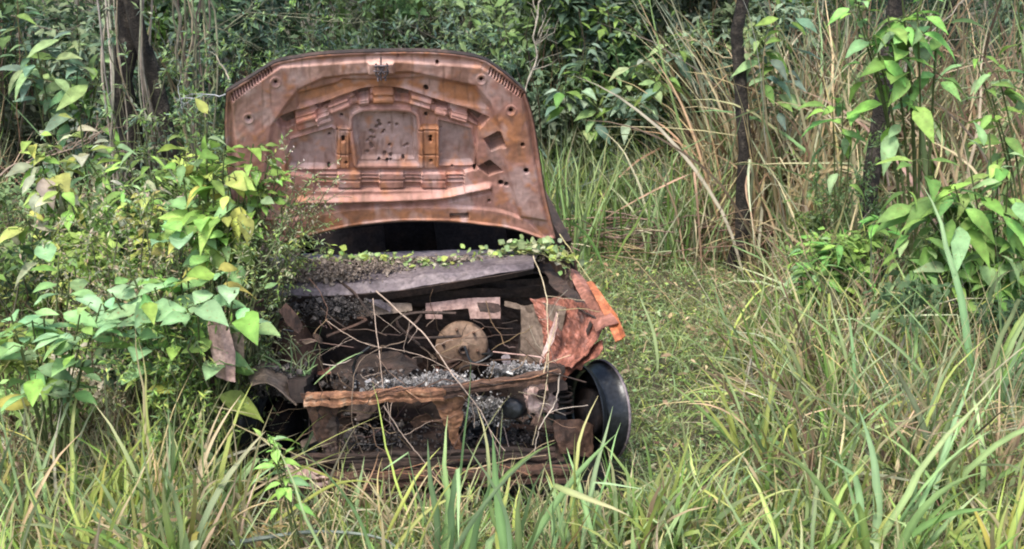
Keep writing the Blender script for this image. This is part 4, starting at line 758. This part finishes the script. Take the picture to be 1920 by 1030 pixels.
broadleaf('tall_broadleaf_plant', 'leafy plant leaning in from the upper right edge', (3.25, 7.9), [(P(1870, 130, 7.9), 10, .22, -.1), (P(1830, 110, 8.0), 7, .18, 0), (P(1915, 90, 7.9), 8, .22, .1), (P(1860, 180, 7.9), 6, .2, -.6)], [LIME, GREEN, MINT], [2, 2, 2], ratio=.4, stem_r=.01, dens=1.15)
broadleaf('drooping_leaf_bush', 'green bush with drooping leaves in the middle of the right edge', (2.75, 7.2), [(P(1750, 330, 7.0), 11, .26, -.3), (P(1820, 320, 7.0), 10, .25, -.2), (P(1870, 300, 7.1), 9, .22, 0), (P(1700, 350, 7.0), 8, .24, -.2), (P(1860, 370, 6.9), 9, .24, -.4), (P(1855, 250, 7.2), 5, .17, .9), (P(1780, 390, 6.9), 9, .22, -.5), (P(1720, 300, 7.0), 8, .22, 0), (P(1790, 350, 6.85), 10, .26, -.3), (P(1890, 340, 6.9), 9, .24, -.2), (P(1740, 400, 6.9), 9, .2, -.3)], [GREEN, MINT, (.12, .23, .06), LIME], [3, 2, 3, 1.5], ratio=.36, stem_r=.009, dens=1.3)
broadleaf('pinnate_weed', 'low bright leafy weed at the edge of the clearing, below the second trunk', (1.75, 7.6), [(P(1560, 480, 7.5), 12, .16, 0), (P(1520, 450, 7.6), 10, .15, .1), (P(1600, 440, 7.6), 9, .14, .2), (P(1540, 520, 7.3), 9, .16, -.2), (P(1660, 400, 7.6), 9, .17, 0), (P(1500, 480, 7.6), 8, .13, 0), (P(1570, 450, 7.4), 12, .15, 0), (P(1530, 490, 7.3), 12, .14, 0), (P(1610, 500, 7.3), 10, .15, -.1)], [(.13, .3, .07), LIME, GREEN, MINT], [3, 2, 2, 1], ratio=.35)
def ferny(name, label, base, tips, n, sz, pal, wts, cat='shrub'):
    b = np.array([base[0], base[1], float(gz(base[0], base[1]))]); t = empty(name, tuple(b)); tag(t, label, cat); vs = VB(); vl = VB()
    for tp in tips:
        tp = np.array(tp); m = curve(b, tp, 12, -.08, .02)[0]; tubes(vs, m[None], np.linspace(.008, .002, 12)[None], (.12, .13, .07), 5)
        for _ in range(n):
            i = rng.integers(3, 12); d = nrm(rng.normal(size=3) + nrm(tp - b) * .7 + np.array([0, 0, -.2])); L = rng.uniform(.1, .28); q = curve(m[i], m[i] + d * L, 9, -.06, .01); tubes(vs, q, .0012, (.12, .15, .07), 3)
            k = 14; tt2 = rng.random(k) * .9 + .1; pp = np.stack([np.interp(tt2, np.linspace(0, 1, 9), q[0, :, a]) for a in range(3)], 1); dd = nrm(rng.normal(size=(k, 3)) + d)
            leaves(vl, pp, dd, np.tile([0, -.3, 1.], (k, 1)) + rng.normal(0, .3, (k, 3)), rng.uniform(.6, 1.4, k) * sz, sz * .3, pick(k, pal, wts, .2), .2, .2, 2)
    vs.build('stem', M['leaf'], t, b); vl.build('foliage', M['leaf'], t, b); return t
broadleaf('drooping_leaf_bush', 'dense leafy bush low at the right edge, beneath the drooping leaves', (2.9, 6.9), [(P(a, b_, 6.9), 10, .19, -.1) for a, b_ in ((1720, 440), (1790, 450), (1860, 440), (1910, 410), (1690, 480), (1900, 480), (1830, 500), (1760, 500))], [GREEN, (.12, .22, .06), SAGE, LIME], [3, 3, 2, 1], ratio=.36, dens=1.3)
broadleaf('shaded_shrub', 'dim broad-leaved shrub between the slender trunk and the bright leaf sprays', (2.0, 9.7), [(P(a, b_, 9.6), 10, .22, -.2) for a, b_ in ((1420, 60), (1450, 110), (1470, 20))], [BLUEG, GREEN, SAGE], [3, 2, 3], ratio=.4)
broadleaf('shaded_shrub', 'mid-green leafy shrub directly right of the raised hood', (.45, 10.6), [(P(a, b_, 10.4), 10, .20, -.2) for a, b_ in ((1060, 160), (1120, 200), (1200, 110), (1290, 60), (1100, 90), (1240, 150))], [BLUEG, GREEN, SAGE, (.24, .32, .20)], [3, 2, 3, 2], ratio=.4)
ferny('feathery_shrub', 'tall feathery dark green shrub standing behind the right corner of the hood', P(1130, 360, 11.2)[:2], [P(a, b_, 11) for a, b_ in ((1020, 190), (1080, 120), (1150, 60), (1230, 110), (1280, 160), (1300, 60), (1190, 20), (1060, 40), (1240, 250), (1120, 250))], 60, .085, [BLUEG, GREEN, SAGE, (.2, .28, .16)], [3, 3, 4, 2])
ferny('feathery_shrub', 'thin feathery shrub left of the hood among the vines', P(420, 260, 8.6)[:2], [P(a, b_, 8.6) for a, b_ in ((380, 120), (440, 90), (520, 60), (590, 40), (330, 60), (480, 30), (360, 200))], 30, .045, [GREEN, SAGE, BLUEG], [3, 3, 2])
ferny('ivy', 'leafy creeper climbing the two dark trunks at the upper left', P(255, 262, 8.7)[:2], [P(a, b_, 8.7) for a, b_ in ((215, 60), (250, 100), (300, 40), (230, 160), (290, 150), (260, 210), (340, 120), (200, 20))], 4, .06, [SAGE, BLUEG, (.24, .28, .18), GREEN], [3, 3, 2, 1], 'vine')
ferny('feathery_shrub', 'airy grey-green shrub behind the top edge of the hood', P(760, 200, 10.4)[:2], [P(a, b_, 10.4) for a, b_ in ((520, 70), (600, 40), (680, 30), (760, 50), (840, 30), (900, 60), (960, 110), (700, 70), (880, 20))], 34, .065, [SAGE, BLUEG, (.22, .28, .18)], [3, 3, 2])
ferny('feathery_shrub', 'light feathery weed in front of the second dark trunk', P(1560, 400, 8.4)[:2], [P(a, b_, 8.3) for a, b_ in ((1530, 330), (1580, 350), (1640, 390), (1700, 420), (1550, 380), (1660, 250), (1620, 340))], 26, .04, [SAGE, GREEN, MINT], [3, 3, 2])
ferny('dry_flowering_weed', 'pale weed with tiny dry flower heads leaning on the left edge of the hood', (-1.3, 5.75), [P(a, b_, 5.68) for a, b_ in ((560, 360), (590, 330), (530, 400), (600, 380), (480, 430), (520, 320), (550, 430), (470, 380), (575, 400))], 20, .016, [PALE, (.42, .36, .3), SAGE, STRAW], [3, 2.5, 1, 2], 'weed')
ferny('tangled_vine', 'dry pale tangle of stems and small leaves between the left bush and the yellow-green weeds', (-1.75, 5.9), [P(a, b_, 5.85) for a, b_ in ((200, 380), (260, 400), (320, 420), (150, 420), (240, 460), (100, 440), (340, 450), (290, 360), (60, 460), (180, 450))], 22, .03, [SAGE, PALE, (.34, .28, .2), YGRN, STRAW], [3, 3, 2, 2, 2], 'vine')
ferny('tangled_vine', 'fine pale green tangle spilling over the left end of the cowl and hood edge', (-1.25, 5.6), [P(a, b_, 5.65) for a, b_ in ((470, 440), (510, 450), (540, 420), (560, 395), (500, 480), (450, 500), (530, 470), (570, 440), (430, 460), (490, 340), (550, 350))], 24, .028, [SAGE, (.24, .32, .14), PALE, YGRN, GREEN], [3, 3, 2, 2, 2], 'vine')
ferny('tangled_vine', 'leafy tangle hanging down the left flank between the big leaves and the wheel arch', (-1.3, 5.3), [P(a, b_, 5.25) for a, b_ in ((330, 620), (300, 660), (330, 690), (260, 640), (290, 700), (250, 690), (340, 580))], 22, .034, [GREEN, SAGE, LIME, YGRN], [3, 2, 2, 2], 'vine')
ferny('dry_flowering_weed', 'brownish tiny-leaved weed beyond the left bush, beside the olive weeds', (-1.75, 6.3), [P(a, b_, 6.2) for a, b_ in ((330, 400), (380, 410), (350, 440), (420, 400), (300, 450), (360, 380))], 24, .02, [(.3, .24, .18), PALE, GREEN, BROWN], [3, 2, 2, 2], 'weed')
b_ = CR @ K(560, 715, .30) + CAR_O; tt = empty('grass_tuft', tuple(b_)); tag(tt, 'small tuft of thin pale green blades growing inside the engine bay at the left', 'grass clump'); vb = VB(); n = 22
blades(vb, b_ + rng.normal(0, .03, (n, 3)) * np.array([1, .6, .2]), rng.uniform(0, 6.28, n), rng.uniform(.12, .30, n), rng.uniform(.006, .013, n), rng.normal(.5, .3, n), rng.normal(.6, .5, n), pick(n, [SAGE, (.22, .30, .15), PALE], [3, 3, 1]), k=9, vee=.3); vb.build('blades', M['grass'], tt, b_)

# creeper with round leaves over the cowl and down the right fender
def creeper(name, label, path, n, sz, pal, wts, spread=.05):
    vb = VB(); q = cr(np.array([CR @ K(a, b, c) + CAR_O for a, b, c in path]), 60)
    for _ in range(4): tubes(vb, (q + rng.normal(0, .012, 3) + np.cumsum(rng.normal(0, .003, q.shape), 0))[None], .0025, (.2, .2, .1), 4)
    i = rng.integers(0, 60, n); p = q[i] + rng.normal(0, spread, (n, 3)) * np.array([1, .8, .45]); a = rng.uniform(0, 6.28, n); L = rng.uniform(.6, 1.4, n) * sz
    leaves(vb, p, np.stack([np.cos(a), np.sin(a), rng.uniform(-.3, .8, n)], 1), np.tile([0, -.8, .8], (n, 1)) + rng.normal(0, .5, (n, 3)), L, L * .85, pick(n, pal, wts, .2), .2, .2, 0)
    tag(vb.build(name, M['leaf']), label, 'creeper')
creeper('creeping_vine', 'round-leaved creeper trailing over the cowl under the raised hood', [(560, 492, .9), (650, 486, .88), (740, 488, .86), (820, 498, .78), (880, 486, .84), (960, 476, .9), (1010, 468, .9)], 360, .034, [(.24, .33, .12), (.2, .3, .12), YGRN, PALE], [3, 2, 2, 1.5], .036)
creeper('creeping_vine', 'round-leaved creeper tuft at the lower right corner of the hood', [(940, 470, .9), (985, 462, .85), (1020, 466, .8), (1050, 480, .75), (1062, 500, .7)], 90, .042, [(.22, .3, .14), (.2, .3, .12), YGRN, PALE], [3, 2, 2, 1], .035)
creeper('creeping_vine', 'green creeper on the dark left end of the cowl', [(500, 520, .7), (540, 505, .8), (600, 498, .85)], 40, .03, [YGRN, YEL, (.24, .33, .12)], [2, 1, 2], .03)

# dead stalks and stems hanging across the bay
def stalk(label, pts, r=.004, col=(.34, .27, .2), tw=3, name='dead_stalk'):
    r *= .7; col = np.array(col) * .85
    vb = VB(); q = np.array([CR @ K(a, b, c) + CAR_O for a, b, c in pts]); q = cr(q, 40); q += np.cumsum(rng.normal(0, .0012, q.shape), 0); tubes(vb, q[None], np.linspace(r, r * .5, 40)[None], col, 6)
    for _ in range(tw):
        i = rng.integers(5, 38); e = q[i] + rng.normal(0, .07, 3); tubes(vb, curve(q[i], e, 6, -.02, .03), r * .4, col, 4)
    tag(vb.build(name, M['dry']), label, 'stalk')
PK = (.40, .31, .25)
stalk('long dead stalk slanting from the cowl across the brake booster', [(705, 545, .55), (745, 580, .4), (800, 630, .25), (850, 700, .05), (905, 775, -.05), (940, 860, -.1)], .005, PK, 6)
stalk('dead stem hanging left of the brake booster', [(700, 560, .5), (706, 620, .35), (715, 680, .2), (722, 730, .05), (735, 800, -.02)], .0035, PK, 4)
stalk('dark twisted stem dangling at the middle of the bay', [(760, 640, .3), (700, 660, .25), (668, 690, .15), (660, 740, .0), (662, 800, -.04), (680, 850, -.05)], .004, (.16, .12, .09), 8)
stalk('thin straight straw standing in front of the crumpled right wing', [(1000, 480, .6), (1020, 540, .35), (1028, 640, .1), (1022, 740, -.03), (1000, 830, -.1)], .004, (.5, .42, .28), 2)
stalk('dry blade bent in front of the right inner wing', [(1020, 700, .0), (1040, 620, .0), (1046, 590, .02)], .006, (.55, .42, .28), 1)
stalk('dead stalk crossing the crossmember toward the lower right', [(720, 760, -.04), (760, 820, -.06), (800, 870, -.1), (825, 900, -.1)], .004, PK, 2)
stalk('pale bent stem leaning against the lumps by the right wheel', [(1050, 700, -.02), (1040, 760, -.04), (1015, 800, -.08), (1000, 850, -.1)], .005, (.5, .42, .35), 2)
stalk('fine stem crossing the bay below the booster', [(610, 600, .5), (680, 640, .3), (780, 660, .25), (860, 700, .1), (900, 740, 0)], .0028, PK, 5)
stalk('long pale stem arching across the lower crossmember', [(480, 812, -.05), (560, 880, -.12), (640, 950, -.25), (720, 1010, -.3)], .006, (.5, .46, .26), 2)
stalk('thin horizontal stem lying in front of the lower crossmember', [(360, 900, -.2), (540, 905, -.15), (760, 945, -.2), (900, 985, -.25)], .004, (.48, .38, .24), 3)
stalk('thin creeper stem down the right end of the cowl', [(1050, 440, .9), (1075, 480, .7), (1110, 530, .5), (1140, 590, .2)], .004, (.4, .36, .18), 7)
stalk('thin fallen twig in front of the lower crossmember', [(880, 880, -.05), (960, 860, -.08), (1030, 850, -.05)], .006, (.36, .27, .17), 2)
vb = VB(); n = 150
for _ in range(n):
    a, b = rng.uniform(580, 1060), rng.uniform(600, 930); p0 = CR @ K(a, b, rng.uniform(-.02, .4)) + CAR_O; d = rng.normal(0, 1, 3) * np.array([.12, .06, .12]); tubes(vb, curve(p0, p0 + d, 6, .03, .05), rng.uniform(.001, .0024), pick(1, [PK, BROWN, (.07, .05, .04), (.14, .1, .08)], [1, 3, 2, 2]), 4)
stuff(vb, 'dead_twigs', M['dry'], 'fine dead twigs and stems tangled through the engine bay', 'dead twigs')
vb = VB(); pts = np.stack([P(430, 1020, 4.75), P(500, 1008, 4.75), P(580, 998, 4.75), (P(660, 1000, 4.72)), P(720, 1012, 4.7), P(760, 1040, 4.65)]); tubes(vb, cr(pts, 40)[None], np.linspace(.011, .004, 40)[None], (.22, .26, .22), 8)
tag(vb.build('grey_stem', M['leaf']), 'thick grey-green bent stem lying at the bottom edge', 'stem')

# ---- individual tall grass clumps in front
def tussock(label, x, y, n, L, Wd, pal, wts, lean=.35, curl=1.0, spread=.05, name='grass_clump', kink=.15, group=None, az=None):
    b = onground(x, y); t = empty(name, tuple(b)); tag(t, label, 'grass clump', group); vb = VB()
    bs = onground(x + rng.normal(0, spread, n), y + rng.normal(0, spread, n)); a = rng.uniform(0, 6.28, n) if az is None else rng.normal(az, .9, n)
    blades(vb, bs, a, rng.uniform(.55, 1.1, n) * L, rng.uniform(.6, 1.2, n) * Wd, np.abs(rng.normal(0, lean, n)), np.abs(rng.normal(curl * .6, curl * .5, n)), pick(n, pal, wts, .12), k=12, vee=.35, tip=STRAW, kink=kink)
    vb.build('blades', M['grass'], t, b); return t
GR = [(.18, .30, .10), (.22, .33, .15), (.24, .34, .15), YGRN]; GW = [3, 3, 2, 1.5]
def gx_(px, Y): return float(P(px, 900, Y)[0])
tussock('wide green blades rising at the bottom centre left of the middle', gx_(830, 4.55), 4.55, 9, .98, .036, GR, GW, .20, .5)
tussock('wide green blades rising at the bottom centre in front of the right wheel', gx_(950, 4.5), 4.5, 10, .74, .040, GR, GW, .22, .6)
tussock('green blades standing against the bare right wheel', gx_(1100, 4.75), 4.75, 13, .70, .024, GR, GW, .2, .7)
tussock('green grass clump low in the gap between wheel and mown patch', gx_(1180, 4.85), 4.85, 12, .38, .018, GR, GW, .5, 1.2)
tussock('broad sage blades crossing in the lower left, right of the yellow blades', gx_(330, 4.5), 4.5, 9, .78, .042, [SAGE, (.15, .24, .12), YGRN], [3, 3, 1], .3, .6)
tussock('yellowing blades standing at the lower left edge', gx_(130, 4.8), 4.8, 12, .60, .034, [YGRN, YEL, STRAW, (.2, .24, .08)], [2, 1.5, 2, 2], .25, .6)
tussock('long leaning yellow-green stems beside the left fender', gx_(300, 5.1), 5.1, 30, .95, .014, [YGRN, PALE, SAGE, STRAW], [3, 2, 2, 2], .35, .3, az=.2)
tussock('dry bent blades with yellow leaves left of the lower crossmember', gx_(440, 4.85), 4.85, 14, .42, .022, [YEL, STRAW, (.36, .28, .1)], [1.5, 2, 2], 1.0, .7, az=.1)
tussock('arching pale blade clump in front of the left wheel', gx_(420, 4.95), 4.95, 8, .50, .010, [PALE, SAGE, (.3, .36, .25)], [2, 2, 2], .5, 1.6, az=0)
tussock('tall grey-green blades in the lower right, nearest the corner', gx_(1660, 4.7), 4.7, 20, .85, .036, GR, GW, .28, .6)
tussock('yellow-green grass clump in the lower right centre', gx_(1530, 4.6), 4.6, 20, .60, .026, [YGRN, LIME, SAGE], [3, 1, 2], .35, .8)
tussock('spreading grass clump in the middle right, beside the mown patch', gx_(1420, 5.7), 5.7, 34, .62, .020, [YGRN, GREEN, SAGE, STRAW], [3, 2, 2, .7], .45, .8)
tussock('loose green clump at the edge of the mown patch, lower down', gx_(1360, 5.0), 5.0, 24, .50, .018, [YGRN, GREEN, SAGE], [3, 2, 2], .5, .9)
tussock('green clump growing under the dark hollow at the right', gx_(1560, 6.0), 6.0, 26, .80, .024, [LIME, GREEN, SAGE, MINT], [1, 2, 3, 1], .35, .8)
tussock('tall leaning blades at the right edge, middle height', gx_(1850, 6.0), 6.0, 24, 1.25, .036, [SAGE, GREEN, (.12, .22, .1)], [3, 2, 3], .3, .5)
tussock('bleached straw stems arching over the right grass', gx_(1700, 5.8), 5.8, 26, .95, .008, [STRAW, PALE, (.45, .36, .16)], [3, 2, 1], .5, 1.0)
tussock('dry pinkish straw clump at the right edge, low', gx_(1860, 5.3), 5.3, 34, .62, .016, [STRAW, (.36, .24, .17), BROWN], [2, 3, 1], .6, 1.2)
tussock('tall wide blade clump standing between the seedling and the centre of the lower crossmember', gx_(700, 4.6), 4.6, 12, .66, .016, [SAGE, YGRN, STRAW], [3, 2, 1.5], .3, .9, .10)
tussock('upright light green blades left of the wheel, crossing the lower crossmember', gx_(1010, 4.75), 4.75, 14, .58, .017, GR, GW, .25, .7, .08)
tussock('straw and green blades hiding the left end of the lower crossmember', gx_(600, 4.85), 4.85, 26, .36, .013, [STRAW, SAGE, YGRN, BROWN], [3, 3, 2, 1], .5, .9, .12)
tussock('straw tangle in front of the middle of the lower crossmember', gx_(900, 4.95), 4.95, 34, .36, .011, [STRAW, SAGE, YGRN, (.3, .2, .1)], [3, 3, 2, 2], .5, .9, .14)
tussock('long soft blades bending left over the mown patch, beyond the wheel', gx_(1290, 5.3), 5.3, 16, .50, .014, [YGRN, SAGE], [3, 2], .5, 1.2)
tussock('fresh green wide-bladed clump below the right-hand leafy weed', gx_(1640, 7.0), 7.0, 30, 1.0, .030, [GREEN, SAGE, LIME], [3, 3, 1], .3, 1.1, .14)
tussock('wide pale blades fanning out in the lower right, above the corner', gx_(1760, 5.2), 5.2, 22, .95, .030, GR, GW, .35, .9, .10)
tussock('green blades fanning in the middle of the right grass', gx_(1700, 6.2), 6.2, 28, .95, .026, GR, GW, .35, 1.0, .14)
tussock('wide-bladed clump near the right edge under the drooping leaves', gx_(1830, 6.9), 6.9, 26, 1.1, .034, GR, GW, .3, 1.0, .14)
tussock('bent green blades in the lower left corner', gx_(60, 4.5), 4.5, 18, .55, .026, GR, GW, .5, 1.0, .12)
tussock('loose green blades low between the two left blade clumps', gx_(230, 4.55), 4.55, 20, .42, .020, [YGRN, SAGE, STRAW], [3, 3, 2], .45, .9, .12)
tussock('pale blades leaning right at the foot of the large-leaved weeds', gx_(180, 5.1), 5.1, 22, .70, .018, [YGRN, SAGE, PALE], [3, 3, 2], .35, .6, .14)
tussock('long dry blades hanging in the upper right corner, behind the leaning leafy plant', gx_(1850, 9.2), 9.2, 50, 2.1, .034, [(.30, .22, .15), BROWN, SAGE, STRAW], [3, 2, 2, 2], .15, 1.8, .2)
tussock('brown and straw cane thicket immediately right of the slender trunk', gx_(1420, 9.75), 9.75, 80, 1.7, .026, [STRAW, (.34, .24, .15), PALE, BROWN], [3, 3, 2, 1], .14, 1.0, .22)
tussock('brown cane clump immediately left of the slender trunk', gx_(1310, 9.85), 9.85, 60, 1.2, .020, [STRAW, (.34, .24, .15), SAGE, PALE], [3, 3, 2, 2], .2, .9, .2)
tussock('light straw canes at the back, between the two dark trunks', gx_(1500, 10.0), 9.9, 60, 2.2, .028, [STRAW, PALE, SAGE], [3, 3, 2], .12, .9, .25)
tussock('tall green blades along the right edge of the clearing', gx_(1440, 7.2), 7.2, 40, .75, .020, [GREEN, SAGE, YGRN], [3, 3, 2], .4, 1.0, .2)
tussock('pale straw curtain left of the second dark trunk', gx_(1530, 9.6), 9.6, 44, 1.9, .028, [STRAW, PALE, (.30, .22, .14)], [3, 2, 2], .12, 1.3, .2)
tussock('green blades in the middle right, just left of the dark hollow', gx_(1500, 6.3), 6.3, 26, .75, .022, [YGRN, GREEN, LIME], [3, 2, 2], .4, 1.0, .12)
tussock('bright green fan of blades at the bottom right, left of the corner blades', gx_(1780, 4.6), 4.6, 22, .60, .026, [LIME, YGRN, SAGE], [2, 3, 2], .4, .8, .10)
tussock('bright yellow-green blades at the bottom left, below the yellowing blades', gx_(170, 4.6), 4.6, 24, .60, .022, [YGRN, YEL, LIME, STRAW], [4, 1, 2, 1], .4, .8, .12)
tussock('long yellow-green blades leaning right over the left front wheel', gx_(380, 4.85), 4.85, 30, .72, .018, [YGRN, SAGE, STRAW, PALE], [3, 3, 2, 2], .35, .9, .14, az=.1)
tussock('tall pale-tipped blades beneath the large leaves at the left', gx_(70, 4.95), 4.95, 40, .80, .020, [YGRN, SAGE, STRAW, LIME], [3, 3, 2, 1], .3, .8, .2)
tussock('dry and green tangle burying the left end of the bottom beam', gx_(520, 4.8), 4.8, 40, .42, .013, [STRAW, SAGE, YGRN, (.3, .2, .1), PALE], [3, 3, 2, 2, 2], .6, 1.0, .14)
tussock('dry stems burying the middle of the bottom beam', gx_(770, 4.85), 4.85, 44, .42, .011, [STRAW, SAGE, YGRN, (.3, .2, .1), PALE], [3, 3, 2, 2, 2], .6, 1.0, .16)
tussock('straw blades at the right end of the bottom beam', gx_(1020, 4.9), 4.9, 36, .42, .012, [STRAW, SAGE, YGRN, (.34, .22, .08)], [3, 3, 2, 2], .5, 1.0, .13)
tussock('yellow blades at the lower right corner', gx_(1900, 4.7), 4.7, 14, .70, .030, [YEL, YGRN, STRAW], [1, 3, 1], .3, .7)
tussock('dry curled leaves low beside the yellow-green clump, bottom right centre', gx_(1300, 4.55), 4.55, 16, .32, .020, [STRAW, YEL, (.3, .2, .1)], [2, 1, 1], .8, 1.4)
tussock('dark narrow blade clump hanging over the hollow at the right', gx_(1600, 6.9), 6.9, 30, 1.0, .022, [GREEN, SAGE, BROWN, STRAW], [3, 2, 1, 1], .4, 1.4)
tussock('long straw stems leaning left across the middle of the right grass', gx_(1800, 6.6), 6.6, 16, 1.5, .009, [STRAW, YGRN, PALE], [2, 2, 2], .6, .5, az=math.pi)
tussock('green reed clump right of the raised hood, at the reed wall', gx_(1080, 9.6), 9.6, 60, .95, .022, [GREEN, SAGE, (.12, .2, .06)], [3, 3, 2], .15, .6, .16)
tussock('pale green reed clump in the middle of the reed wall', gx_(1235, 9.7), 9.7, 44, .90, .022, [SAGE, PALE, GREEN], [3, 2, 2], .2, .8, .12)
tussock('tall straw reeds right of the slender trunk', gx_(1470, 9.9), 9.9, 46, 1.9, .034, [STRAW, PALE, SAGE], [3, 2, 2], .1, .5, .18)
tussock('drooping dry reeds at the upper right, under the tall bright leaves', gx_(1720, 9.0), 9.0, 60, 2.0, .034, [(.30, .24, .18), BROWN, SAGE, STRAW], [3, 1, 2, 2], .15, 1.6, .25)
print('objects', len(bpy.data.objects), 'verts', sum(len(m.vertices) for m in bpy.data.meshes))
